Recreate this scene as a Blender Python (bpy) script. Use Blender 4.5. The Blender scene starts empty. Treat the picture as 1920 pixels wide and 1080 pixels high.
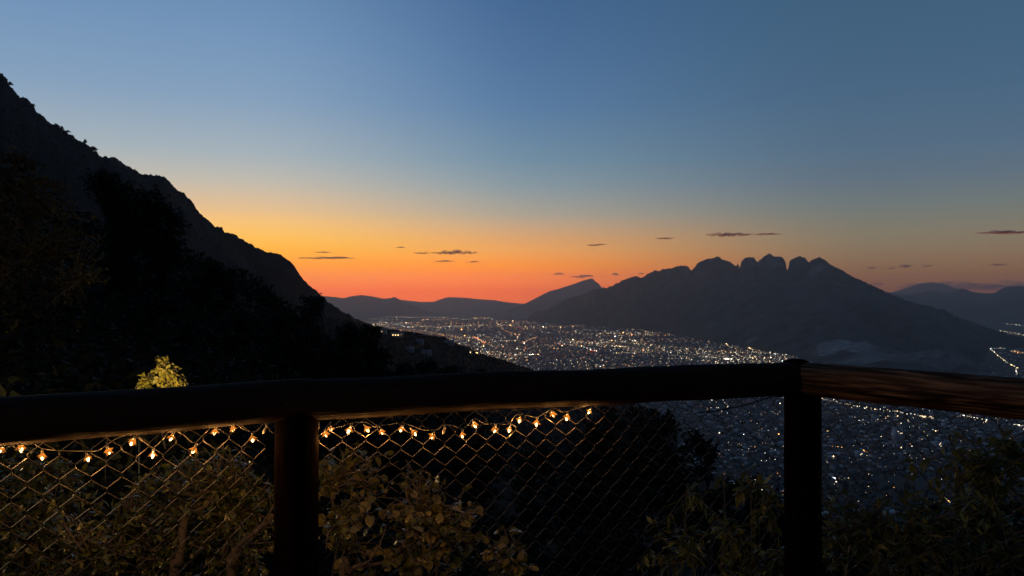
import bpy, math, random
import numpy as np
from mathutils import Vector, Matrix, noise

random.seed(7)
RNG = np.random.default_rng(11)
SC = bpy.context.scene
COL = SC.collection

# ------------------------------------------------------------------ camera, sky, exposure
EYE = 1.60            # eye height above the deck
F = 1450.0            # focal length in photograph pixels (1920 wide)
HZ = 545.0            # eye level row
DROP = 600.0          # valley floor below the eye
FLOOR = EYE - DROP

cam_d = bpy.data.cameras.new('camera')
cam_d.sensor_width = 36.0
cam_d.lens = F / 1920.0 * 36.0
cam_d.clip_start = 0.05
cam_d.clip_end = 120000.0
cam = bpy.data.objects.new('camera', cam_d)
cam.location = (0, 0, EYE)
cam.rotation_euler = (math.radians(90) + math.atan((HZ - 540.0) / F), 0, 0)
COL.objects.link(cam)
SC.camera = cam

SUN_AZ = math.radians(-26.0)      # sunset direction, from straight ahead, left is negative
SUN_EL = math.radians(-3.0)
HAZE = 3.1e-5                     # haze density per metre
HAZE_TOP = 580.0                  # top of the haze above the eye

def lin(c):
    out = []
    for v in c:
        v /= 255.0
        out.append(v / 12.92 if v <= 0.04045 else ((v + 0.055) / 1.055) ** 2.4)
    return (out[0], out[1], out[2], 1.0)

def build_world():
    w = bpy.data.worlds.new('World')
    SC.world = w
    w.use_nodes = True
    nt = w.node_tree
    nt.nodes.clear()
    N, L = nt.nodes.new, nt.links.new

    def math_node(op, a, b=None):
        n = N('ShaderNodeMath'); n.operation = op
        for i, v in enumerate((a, b)):
            if v is None: continue
            if isinstance(v, (int, float)): n.inputs[i].default_value = v
            else: L(v, n.inputs[i])
        return n.outputs[0]

    tc = N('ShaderNodeTexCoord')
    sep = N('ShaderNodeSeparateXYZ'); L(tc.outputs['Generated'], sep.inputs[0])
    x, y, z = sep.outputs
    hyp = math_node('SQRT', math_node('ADD', math_node('MULTIPLY', x, x), math_node('MULTIPLY', y, y)))
    hyp = math_node('MAXIMUM', hyp, 0.001)
    t = math_node('MAXIMUM', math_node('DIVIDE', z, hyp), 0.0)
    pos = math_node('DIVIDE', t, math_node('ADD', t, 0.3))
    c = math_node('ADD', math_node('MULTIPLY', x, math.sin(SUN_AZ)), math_node('MULTIPLY', y, math.cos(SUN_AZ)))
    c = math_node('DIVIDE', c, hyp)
    c = math_node('MINIMUM', math_node('MAXIMUM', c, -1.0), 1.0)
    ang = math_node('MULTIPLY', math_node('ARCCOSINE', c), 180.0 / math.pi)

    ROWS = (548, 535, 520, 500, 470, 450, 420, 400, 350, 300, 200, 100, 0)

    def ramp(cols, zenith, air, rows=ROWS):
        n = N('ShaderNodeValToRGB')
        n.color_ramp.interpolation = 'LINEAR'
        e = n.color_ramp.elements
        stops = []
        for r, cc in zip(rows, cols):
            tt = max(0.0, (HZ - r) / F)
            # the sky stands behind the haze: its own radiance is what the photograph shows, cleared of that air
            T = math.exp(-HAZE * min(28000.0, HAZE_TOP / max(tt, 1e-4)))
            c4 = lin(cc)
            stops.append((tt / (tt + 0.3), tuple(max(0.0, (c4[k] - air[k] * (1 - T)) / T) for k in range(3)) + (1.0,)))
        stops.append((1.0, lin(zenith)))
        e[0].position, e[0].color = stops[0]
        e[1].position, e[1].color = stops[-1]
        for p, cc in stops[1:-1]:
            k = e.new(p); k.color = cc
        L(pos, n.inputs[0])
        return n.outputs[0]

    r0 = ramp([(250, 122, 4), (255, 134, 6), (255, 146, 12), (255, 158, 28), (255, 180, 66), (255, 190, 88), (244, 192, 118),
               (228, 188, 140), (192, 184, 170), (164, 175, 182), (132, 158, 186), (117, 148, 183), (103, 137, 176)], (44, 70, 112), (0.22, 0.14, 0.12))
    r1 = ramp([(238, 116, 16), (247, 126, 18), (253, 136, 36), (254, 148, 58), (240, 164, 92), (226, 164, 106), (196, 164, 134),
               (172, 162, 146), (138, 153, 160), (114, 142, 162), (90, 124, 162), (78, 112, 154), (68, 102, 145)], (38, 62, 102), (0.17, 0.13, 0.13))
    r2 = ramp([(112, 86, 84), (116, 90, 84), (121, 96, 86), (126, 104, 90), (128, 114, 98), (126, 118, 104), (116, 118, 112),
               (108, 117, 118), (92, 110, 126), (82, 107, 130), (70, 100, 128), (64, 96, 124), (59, 92, 120)], (34, 56, 90), (0.08, 0.10, 0.14))
    r3 = ramp([(62, 60, 74), (62, 61, 76), (62, 62, 78), (61, 63, 80), (59, 64, 82), (58, 64, 84), (56, 64, 86),
               (54, 64, 88), (51, 64, 90), (48, 64, 91), (44, 62, 91), (42, 60, 89), (40, 58, 87)], (32, 50, 82), (0.05, 0.06, 0.09))

    def mix(a, b, lo, hi):
        m = N('ShaderNodeMapRange'); m.interpolation_type = 'SMOOTHSTEP'
        m.inputs['From Min'].default_value = lo; m.inputs['From Max'].default_value = hi
        L(ang, m.inputs['Value'])
        k = N('ShaderNodeMix'); k.data_type = 'RGBA'
        L(m.outputs[0], k.inputs[0]); L(a, k.inputs[6]); L(b, k.inputs[7])
        return k.outputs[2]

    col = mix(mix(mix(r0, r1, 6, 29), r2, 20, 52), r3, 56, 130)
    sky = N('ShaderNodeTexSky'); sky.sky_type = 'NISHITA'; sky.sun_disc = False
    sky.sun_elevation = SUN_EL; sky.sun_rotation = SUN_AZ
    sky.altitude = 1200.0; sky.dust_density = 2.0
    b1 = N('ShaderNodeBackground'); L(col, b1.inputs[0]); b1.inputs[1].default_value = 1.0
    b2 = N('ShaderNodeBackground'); L(sky.outputs[0], b2.inputs[0]); b2.inputs[1].default_value = 0.05
    add = N('ShaderNodeAddShader'); L(b1.outputs[0], add.inputs[0]); L(b2.outputs[0], add.inputs[1])
    out = N('ShaderNodeOutputWorld'); L(add.outputs[0], out.inputs[0])

build_world()

SC.view_settings.view_transform = 'Standard'
SC.view_settings.look = 'None'
SC.view_settings.gamma = 1.0
SC.view_settings.exposure = 0.0
SC.view_settings.use_curve_mapping = False
SC.render.engine = 'CYCLES'
SC.cycles.max_bounces = 5
SC.cycles.diffuse_bounces = 2
SC.cycles.glossy_bounces = 2
SC.cycles.transmission_bounces = 3
SC.cycles.transparent_max_bounces = 12
SC.cycles.volume_bounces = 2
SC.cycles.sample_clamp_indirect = 3.0
SC.cycles.use_denoising = True

# ------------------------------------------------------------------ helpers
def P(x, y, Z):
    """a photograph pixel at depth Z metres -> world point"""
    return Vector(((x - 960.0) / F * Z, Z, EYE + (HZ - y) / F * Z))

def ground_at(x, y):
    return P(x, y, DROP * F / (y - HZ))

def new_obj(name, data, parent=None, mat=None):
    o = bpy.data.objects.new(name, data)
    COL.objects.link(o)
    if parent is not None: o.parent = parent
    if mat is not None and data is not None:
        data.materials.clear(); data.materials.append(mat)
    return o

def empty(name, loc=(0, 0, 0)):
    o = new_obj(name, None)
    o.empty_display_size = 0.1
    o.location = loc
    return o

def tag(o, label=None, cat=None, group=None, kind=None):
    if label: o['label'] = label
    if cat: o['category'] = cat
    if group: o['group'] = group
    if kind: o['kind'] = kind
    return o

def mesh_np(name, V, faces, smooth=False, mats=None, mi=None):
    """V (n,3); faces: list of int arrays (m,k), each with its own k"""
    me = bpy.data.meshes.new(name)
    V = np.asarray(V, dtype=np.float32)
    me.vertices.add(len(V)); me.vertices.foreach_set('co', V.ravel())
    if not isinstance(faces, (list, tuple)): faces = [faces]
    faces = [np.asarray(f, dtype=np.int32) for f in faces if len(f)]
    nl = sum(f.size for f in faces); npoly = sum(len(f) for f in faces)
    me.loops.add(nl); me.polygons.add(npoly)
    me.loops.foreach_set('vertex_index', np.concatenate([f.ravel() for f in faces]))
    tot = np.concatenate([np.full(len(f), f.shape[1], dtype=np.int32) for f in faces])
    start = np.concatenate([[0], np.cumsum(tot)[:-1]]).astype(np.int32)
    me.polygons.foreach_set('loop_start', start)
    me.polygons.foreach_set('loop_total', tot)
    if smooth: me.polygons.foreach_set('use_smooth', np.ones(npoly, dtype=bool))
    for m in mats or (): me.materials.append(m)
    if mi is not None: me.polygons.foreach_set('material_index', np.asarray(mi, dtype=np.int32))
    me.update(calc_edges=True)
    me.validate()
    return me

def tube(path, radii, sides=6, cap=True, off=0):
    """tube around a polyline -> (verts, quads)"""
    path = np.asarray(path, dtype=float); n = len(path)
    radii = np.broadcast_to(np.asarray(radii, dtype=float), (n,))
    T = np.gradient(path, axis=0)
    T /= np.linalg.norm(T, axis=1)[:, None] + 1e-12
    ref = np.array([0.31, 0.17, 0.93])
    A = np.cross(T, ref); bad = np.linalg.norm(A, axis=1) < 0.05
    A[bad] = np.cross(T[bad], np.array([1.0, 0.2, 0.0]))
    A /= np.linalg.norm(A, axis=1)[:, None]
    B = np.cross(T, A)
    a = np.arange(sides) * 2 * math.pi / sides
    ring = A[:, None, :] * np.cos(a)[None, :, None] + B[:, None, :] * np.sin(a)[None, :, None]
    V = (path[:, None, :] + ring * radii[:, None, None]).reshape(-1, 3)
    i = np.arange(n - 1)[:, None] * sides; j = np.arange(sides)[None, :]; k = (j + 1) % sides
    Q = np.stack([i + j, i + k, i + sides + k, i + sides + j], axis=-1).reshape(-1, 4)
    if cap:
        V = np.vstack([V, path[0], path[-1]])
        c0, c1 = n * sides, n * sides + 1
        jj = np.arange(0, sides)
        kk = (jj + 1) % sides
        q0 = np.stack([np.full(sides, c0), kk, jj, jj], -1)[:, :3]
        q1 = np.stack([np.full(sides, c1), (n - 1) * sides + jj, (n - 1) * sides + kk], -1)
        return V, Q + off, np.vstack([q0, q1]) + off
    return V, Q + off, np.zeros((0, 3), int)

class MB:
    """collects quads and triangles, links them as one mesh object"""
    def __init__(s): s.V = []; s.Q = []; s.T = []; s.n = 0
    def tube(s, path, radii, sides=6, cap=True):
        v, q, t = tube(path, radii, sides, cap, s.n)
        s.V.append(v); s.Q.append(q); s.T.append(t); s.n += len(v); return s
    def raw(s, v, q=None, t=None):
        v = np.asarray(v, float)
        s.V.append(v)
        if q is not None: s.Q.append(np.asarray(q, int).reshape(-1, 4) + s.n)
        if t is not None: s.T.append(np.asarray(t, int).reshape(-1, 3) + s.n)
        s.n += len(v); return s
    def box(s, c, d, rz=0.0):
        c = np.asarray(c, float); h = np.asarray(d, float) / 2
        v = np.array([[x, y, z] for x in (-1, 1) for y in (-1, 1) for z in (-1, 1)]) * h
        if rz:
            ca, sa = math.cos(rz), math.sin(rz)
            v = v @ np.array([[ca, sa, 0], [-sa, ca, 0], [0, 0, 1]])
        return s.raw(v + c, [[0, 1, 3, 2], [4, 6, 7, 5], [0, 4, 5, 1], [2, 3, 7, 6], [0, 2, 6, 4], [1, 5, 7, 3]])
    def mesh(s, name, smooth=False):
        fs = []
        q = [a for a in s.Q if len(a)]; t = [a for a in s.T if len(a)]
        if q: fs.append(np.vstack(q))
        if t: fs.append(np.vstack(t))
        return mesh_np(name, np.vstack(s.V), fs, smooth)
    def build(s, name, mat, parent=None, smooth=False):
        return new_obj(name, s.mesh(name, smooth), parent, mat)

def fnoise(p, octaves=4, lac=2.0, gain=0.5):
    v, a, f = 0.0, 1.0, 1.0
    p = Vector(p)
    for _ in range(octaves):
        v += a * noise.noise(p * f); a *= gain; f *= lac
    return v

# ------------------------------------------------------------------ materials
MATS = {}
def mat(name, build):
    if name in MATS: return MATS[name]
    m = bpy.data.materials.new(name); m.use_nodes = True
    nt = m.node_tree; nt.nodes.clear()
    build(m, nt, nt.nodes.new, nt.links.new)
    MATS[name] = m
    return m

def out_surface(N, L, sock):
    o = N('ShaderNodeOutputMaterial'); L(sock, o.inputs['Surface']); return o

def noisy(name, c1, c2, scale=5.0, rough=0.8, detail=6.0, coord='Object', bump=0.0, bump_scale=None, c3=None, scale3=None,
          metallic=0.0, spec=0.5, stretch=None, lo=0.35, hi=0.65, lo3=0.55, hi3=0.62):
    def b(m, nt, N, L):
        tc = N('ShaderNodeTexCoord'); src = tc.outputs[coord]
        if stretch:
            mp = N('ShaderNodeMapping'); mp.inputs['Scale'].default_value = stretch; L(src, mp.inputs[0]); src = mp.outputs[0]
        n = N('ShaderNodeTexNoise'); n.inputs['Scale'].default_value = scale; n.inputs['Detail'].default_value = detail
        L(src, n.inputs['Vector'])
        r = N('ShaderNodeMapRange'); r.inputs['From Min'].default_value = lo; r.inputs['From Max'].default_value = hi
        L(n.outputs['Fac'], r.inputs['Value'])
        mx = N('ShaderNodeMix'); mx.data_type = 'RGBA'
        mx.inputs[6].default_value = (*c1, 1); mx.inputs[7].default_value = (*c2, 1)
        L(r.outputs[0], mx.inputs[0]); colr = mx.outputs[2]
        if c3:
            n3 = N('ShaderNodeTexNoise'); n3.inputs['Scale'].default_value = scale3 or scale * 0.3; n3.inputs['Detail'].default_value = 5
            L(src, n3.inputs['Vector'])
            r3 = N('ShaderNodeMapRange'); r3.inputs['From Min'].default_value = lo3; r3.inputs['From Max'].default_value = hi3
            L(n3.outputs['Fac'], r3.inputs['Value'])
            m3 = N('ShaderNodeMix'); m3.data_type = 'RGBA'; m3.inputs[7].default_value = (*c3, 1)
            L(r3.outputs[0], m3.inputs[0]); L(colr, m3.inputs[6]); colr = m3.outputs[2]
        p = N('ShaderNodeBsdfPrincipled'); L(colr, p.inputs['Base Color'])
        p.inputs['Roughness'].default_value = rough; p.inputs['Metallic'].default_value = metallic
        p.inputs['Specular IOR Level'].default_value = spec
        if bump:
            nb = N('ShaderNodeTexNoise'); nb.inputs['Scale'].default_value = bump_scale or scale * 3; nb.inputs['Detail'].default_value = 6
            L(src, nb.inputs['Vector'])
            bp = N('ShaderNodeBump'); bp.inputs['Strength'].default_value = bump; bp.inputs['Distance'].default_value = 1.0 / (bump_scale or scale * 3)
            L(nb.outputs['Fac'], bp.inputs['Height']); L(bp.outputs[0], p.inputs['Normal'])
        out_surface(N, L, p.outputs[0])
    return mat(name, b)

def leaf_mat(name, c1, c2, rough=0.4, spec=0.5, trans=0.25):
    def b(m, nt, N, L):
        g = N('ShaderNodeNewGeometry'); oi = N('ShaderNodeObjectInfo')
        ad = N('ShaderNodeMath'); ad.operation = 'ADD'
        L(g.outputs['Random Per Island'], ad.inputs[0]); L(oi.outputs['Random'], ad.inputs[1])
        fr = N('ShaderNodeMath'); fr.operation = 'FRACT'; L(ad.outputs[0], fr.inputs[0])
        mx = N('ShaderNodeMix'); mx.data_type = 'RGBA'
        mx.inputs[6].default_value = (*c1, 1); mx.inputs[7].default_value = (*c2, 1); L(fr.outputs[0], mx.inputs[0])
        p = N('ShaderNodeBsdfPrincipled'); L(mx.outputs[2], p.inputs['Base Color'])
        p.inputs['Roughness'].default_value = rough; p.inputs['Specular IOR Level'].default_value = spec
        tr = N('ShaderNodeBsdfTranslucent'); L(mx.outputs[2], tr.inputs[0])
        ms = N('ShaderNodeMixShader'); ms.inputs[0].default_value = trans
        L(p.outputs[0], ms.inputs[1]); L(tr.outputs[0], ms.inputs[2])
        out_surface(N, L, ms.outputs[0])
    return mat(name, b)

def emit_mat(name, color, strength, sampled=False):
    def b(m, nt, N, L):
        e = N('ShaderNodeEmission'); e.inputs[0].default_value = (*color, 1); e.inputs[1].default_value = strength
        out_surface(N, L, e.outputs[0])
        if not sampled: m.cycles.emission_sampling = 'NONE'
    return mat(name, b)

M_ROCK = noisy('scrub_mountain', (0.020, 0.024, 0.022), (0.045, 0.046, 0.043), 0.004, 0.95, 9, bump=0.6, bump_scale=0.02,
               c3=(0.085, 0.082, 0.078), scale3=0.0016, lo3=0.60, hi3=0.72)
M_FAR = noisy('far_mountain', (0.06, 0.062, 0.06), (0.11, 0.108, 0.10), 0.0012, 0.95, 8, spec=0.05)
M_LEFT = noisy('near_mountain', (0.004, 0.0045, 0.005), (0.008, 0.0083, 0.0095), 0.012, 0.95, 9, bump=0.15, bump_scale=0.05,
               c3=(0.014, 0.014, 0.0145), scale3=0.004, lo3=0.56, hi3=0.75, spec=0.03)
M_FOREST = noisy('forest_slope', (0.006, 0.008, 0.006), (0.013, 0.015, 0.011), 0.06, 0.95, 8, bump=0.7, bump_scale=0.15, spec=0.03)
M_SOIL = noisy('hillside_soil', (0.006, 0.006, 0.005), (0.014, 0.013, 0.010), 0.8, 0.95, 8, bump=0.5, bump_scale=2.0, spec=0.03)
M_BARK = noisy('bark', (0.032, 0.026, 0.018), (0.075, 0.060, 0.042), 14, 0.85, 8, bump=0.6, bump_scale=50, stretch=(1, 1, 0.25))
M_BARKD = noisy('dark_bark', (0.018, 0.015, 0.012), (0.04, 0.034, 0.028), 6, 0.9, 8)
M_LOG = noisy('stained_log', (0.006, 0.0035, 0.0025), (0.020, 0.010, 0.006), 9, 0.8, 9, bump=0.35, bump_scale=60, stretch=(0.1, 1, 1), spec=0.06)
M_LOG_LIT = noisy('lit_log', (0.010, 0.005, 0.003), (0.080, 0.043, 0.022), 24, 0.8, 9, bump=0.8, bump_scale=60, c3=(0.21, 0.118, 0.060), scale3=85.0,
              stretch=(0.07, 1, 1), spec=0.06, lo3=0.46, hi3=0.68)  # same stained log, with the warm light on the right rail put into its colour
M_POST = noisy('stained_post', (0.0012, 0.0008, 0.0007), (0.0042, 0.002, 0.0014), 9, 0.9, 9, bump=0.35, bump_scale=60, stretch=(0.1, 1, 1), spec=0.01)
M_WIRE = noisy('galvanised_wire', (0.034, 0.030, 0.026), (0.065, 0.056, 0.048), 30, 0.55, 4, metallic=0.25, spec=0.25)
M_CABLE = noisy('clear_cable', (0.16, 0.15, 0.11), (0.24, 0.22, 0.16), 40, 0.35, 3)
M_DECK = noisy('deck_boards', (0.03, 0.02, 0.013), (0.06, 0.04, 0.026), 6, 0.8, 8, stretch=(1, 0.1, 1))
M_METAL = noisy('dark_metal', (0.02, 0.02, 0.02), (0.035, 0.034, 0.033), 20, 0.5, 4, metallic=0.6)

# ------------------------------------------------------------------ land
DX, DY = 0.95, 0.312            # downhill direction in plan

def hill_z(x, y):
    s = x * DX + y * DY
    if s > 0:
        z = -0.45 - 668.0 * (1.0 - math.exp(-s / 640.0))
    else:
        z = -0.45 + 62.0 * (1.0 - math.exp(0.34 * s / 62.0))
    r = math.hypot(x, y)
    if r > 4:
        a = min(1.0, (r - 4) / 60.0)
        z += a * 2.2 * fnoise((x * 0.03, y * 0.03, 1.7), 3) + min(1.0, r / 900.0) * max(0.0, 1 - max(s, 0) / 1300.0) * 26 * fnoise((x * 0.0022, y * 0.0022, 4.1), 4)
    return z

def build_hillside():
    nr, na = 120, 110
    V = []
    for i in range(nr):
        r = 0.6 * (4200.0 / 0.6) ** (i / (nr - 1))
        for j in range(na):
            a = math.radians(-100 + 200 * j / (na - 1))
            x, y = r * math.sin(a), r * math.cos(a)
            z = hill_z(x, y)
            if z < FLOOR - 20: z = FLOOR - 20
            V.append((x, y, z))
    i = np.arange(nr - 1)[:, None] * na; j = np.arange(na - 1)[None, :]
    Q = np.stack([i + j, i + na + j, i + na + j + 1, i + j + 1], -1).reshape(-1, 4)
    o = new_obj('hillside', mesh_np('hillside', V, Q, True), None, M_SOIL)
    tag(o, kind='structure')

build_hillside()

def city_ground(m, nt, N, L):
    tc = N('ShaderNodeTexCoord')
    n1 = N('ShaderNodeTexNoise'); n1.inputs['Scale'].default_value = 0.0012; n1.inputs['Detail'].default_value = 8
    L(tc.outputs['Object'], n1.inputs['Vector'])
    n2 = N('ShaderNodeTexNoise'); n2.inputs['Scale'].default_value = 0.02; n2.inputs['Detail'].default_value = 6
    L(tc.outputs['Object'], n2.inputs['Vector'])
    m1 = N('ShaderNodeMix'); m1.data_type = 'RGBA'; m1.inputs[6].default_value = (0.010, 0.013, 0.010, 1); m1.inputs[7].default_value = (0.04, 0.04, 0.04, 1)
    r = N('ShaderNodeMapRange'); r.inputs['From Min'].default_value = 0.4; r.inputs['From Max'].default_value = 0.6
    L(n2.outputs['Fac'], r.inputs[0]); L(r.outputs[0], m1.inputs[0])
    m2 = N('ShaderNodeMix'); m2.data_type = 'RGBA'; m2.inputs[7].default_value = (0.012, 0.015, 0.012, 1)
    r2 = N('ShaderNodeMapRange'); r2.inputs['From Min'].default_value = 0.5; r2.inputs['From Max'].default_value = 0.62
    L(n1.outputs['Fac'], r2.inputs[0]); L(r2.outputs[0], m2.inputs[0]); L(m1.outputs[2], m2.inputs[6])
    p = N('ShaderNodeBsdfPrincipled'); L(m2.outputs[2], p.inputs['Base Color']); p.inputs['Roughness'].default_value = 0.95
    out_surface(N, L, p.outputs[0])

M_CITY = mat('valley_ground', city_ground)
gv = []
for yy in np.linspace(-3000, 29500, 27):
    for xx in np.linspace(-21000, 27000, 31): gv.append((xx, yy, FLOOR))
i = np.arange(26)[:, None] * 31; j = np.arange(30)[None, :]
gq = np.stack([i + j, i + j + 1, i + 31 + j + 1, i + 31 + j], -1).reshape(-1, 4)
tag(new_obj('valley_floor', mesh_np('valley_floor', gv, gq), None, M_CITY), kind='structure')

def interp(pts, xs):
    pts = np.asarray(pts, float)
    return [np.interp(xs, pts[:, 0], pts[:, k]) for k in range(1, pts.shape[1])]

def ridge(name, sky, depth, front, back, material, ncol=260, nrow=44, rough=0.0, rough_f=1.0, prof=1.25, base=None, jag=0.0, seed=0.0, gully=0.0, cliff=0.0, lat=-0.22):
    """A mountain from its skyline: sky [(px,py)], depth [(px,Z)], front [(px, run, end_z)] -> run towards the viewer, back = run away."""
    sky = sorted(sky); xs = np.linspace(sky[0][0], sky[-1][0], ncol)
    ys, = interp(sky, xs); sm = np.convolve(np.pad(ys, 25, 'edge'), np.hanning(51) / np.hanning(51).sum(), 'valid')
    Zs, = interp(depth, xs); runs, ends = interp(front, xs)
    V = []
    nb = 8
    for c in range(ncol):
        R = P(xs[c], ys[c], Zs[c])
        if jag: R.z += jag * fnoise((xs[c] * 0.16, seed, 0.3), 4, 2.2, 0.65) * Zs[c] / F
        d = Vector((R.x, R.y, 0)).normalized()
        # a little off the line of sight so the flank is not a fan around the viewer
        
        end_b = min(FLOOR - 15, ends[c]) if base is None else base
        col = []
        for k in range(nb, 0, -1):
            v = k / nb
            p = R + d * (back * v)
            p.z = R.z + (end_b - R.z) * (v ** 0.9)
            col.append(p)
        for k in range(nrow + 1):
            v = k / nrow
            p = R - (d + Vector((lat, 0, 0)) * v ** 2 if rough else d) * (runs[c] * v)
            hh = (1 - v) ** prof - (cliff * (1 - math.exp(-v / 0.025)) * (1 - v) if cliff else 0.0)
            rz_ = R.z
            if cliff:
                w_ = min(1.0, v * 9); rz_ = R.z + w_ * (P(xs[c], sm[c], Zs[c]).z - R.z)
            p.z = ends[c] + (rz_ - ends[c]) * hh
            if k and rough:
                env = min(1.0, v * 7) * (1 - v) ** 0.5
                q = (p.x * rough_f, p.y * rough_f, seed)
                n1 = fnoise(q, 5)
                g = abs(noise.noise(Vector((p.x * rough_f * 0.9 + 0.4 * n1, p.y * rough_f * 0.35, seed + 3)))) if gully else 0.0
                p.z += env * (rough * n1 - gully * (0.35 - g))
                if v < 0.12: p.z = min(p.z, R.z - (R.z - ends[c]) * v * 0.3)
            col.append(p)
        V.extend(col)
    nr = nb + nrow + 1
    i = np.arange(ncol - 1)[:, None] * nr; j = np.arange(nr - 1)[None, :]
    Q = np.stack([i + j, i + j + 1, i + nr + j + 1, i + nr + j], -1).reshape(-1, 4)
    o = new_obj(name, mesh_np(name, V, Q, True), None, material)
    return tag(o, kind='structure')

LEFT_SKY = [(-420, -60), (-260, 10), (-150, 70), (-60, 112), (0, 136), (5, 138), (12, 152), (20, 163), (32, 178), (40, 184), (52, 187), (62, 197), (67, 210), (82, 218),
            (93, 231), (110, 239), (125, 246), (140, 262), (160, 268), (175, 281), (190, 296), (200, 293), (215, 294), (228, 305),
            (245, 315), (268, 328), (285, 328), (305, 330), (315, 338), (328, 352), (345, 363), (360, 378), (372, 397), (388, 412),
            (402, 424), (415, 425), (422, 435), (440, 440), (460, 452), (480, 464), (500, 472), (512, 474), (527, 477), (542, 489), (555, 503),
            (565, 520), (575, 531), (600, 551), (613, 564), (640, 583), (680, 602), (740, 630), (820, 668), (920, 720), (1060, 800)]
LEFT_DEPTH = [(-420, 760), (0, 1000), (300, 1350), (613, 1900), (1060, 2500)]
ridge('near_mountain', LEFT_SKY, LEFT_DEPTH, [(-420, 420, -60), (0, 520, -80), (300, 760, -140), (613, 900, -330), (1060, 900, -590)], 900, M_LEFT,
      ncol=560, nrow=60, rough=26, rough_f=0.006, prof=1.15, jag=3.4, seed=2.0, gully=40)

SPUR_SKY = [(480, 585), (560, 592), (640, 598), (680, 607), (712, 613), (735, 618), (775, 623), (800, 628), (835, 632), (842, 637), (850, 643), (866, 648), (880, 650), (893, 660),
            (910, 666), (930, 671), (960, 680), (995, 692), (1060, 714), (1150, 748), (1270, 800)]
SPUR_DEPTH = [(480, 1150), (640, 1300), (835, 1500), (995, 1700), (1270, 1950)]
ridge('forested_spur', SPUR_SKY, SPUR_DEPTH, [(480, 760, -170), (835, 900, -330), (995, 950, -420), (1270, 900, -600)], 700, M_FOREST,
      ncol=360, nrow=50, rough=13, rough_f=0.008, prof=1.1, jag=1.6, seed=5.0, gully=16)

MITRAS_SKY = [(985, 603), (1000, 597), (1030, 578), (1060, 561), (1090, 553), (1105, 546), (1120, 541), (1128, 541), (1132, 537), (1136, 541), (1150, 535), (1170, 524), (1190, 518), (1205, 520), (1208, 518), (1214, 514),
              (1230, 506), (1236, 508), (1242, 504), (1260, 503), (1268, 500), (1283, 498), (1290, 500), (1297, 507), (1306, 496), (1315, 489), (1325, 485), (1334, 485), (1345, 481),
              (1352, 484), (1358, 488), (1370, 491), (1380, 500), (1384, 493), (1387, 502), (1390, 490), (1398, 483), (1412, 482), (1420, 491),
              (1430, 483), (1443, 474.5), (1450, 480), (1460, 481), (1468, 483), (1473, 491), (1475, 507), (1477.5, 504), (1481, 490), (1490, 484), (1499, 479),
              (1510, 484), (1516, 492), (1525, 485), (1537, 482), (1545, 486), (1556, 495), (1580, 508), (1600, 519), (1625, 530), (1652, 543), (1680, 555), (1710, 567), (1740, 573), (1770, 581),
              (1800, 596), (1850, 613), (1890, 627), (1920, 634), (1990, 652), (2080, 676)]
MITRAS_DEPTH = [(985, 16000), (1060, 14300), (1200, 12300), (1440, 10600), (1650, 9400), (1920, 8200), (2080, 6700)]
FOOT = [(985, 601, 0), (1040, 609, 0), (1140, 612, 0), (1230, 621, 0), (1330, 640, 0), (1400, 652, 0), (1480, 667, 0), (1560, 684, 0), (1650, 708, 0), (1750, 722, 0), (1825, 716, 0), (1845, 690, 0), (1858, 654, 0), (1890, 648, 0), (1920, 645, 0), (2080, 690, 0)]
fr = []
for fx, fy, _ in FOOT:
    zf = DROP * F / (fy - HZ)
    zr = float(np.interp(fx, [a for a, b in MITRAS_DEPTH], [b for a, b in MITRAS_DEPTH]))
    fr.append((fx, max(300.0, (zr - zf) * 1.07 * math.hypot(1, (fx - 960) / F)), FLOOR - 40))

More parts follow.
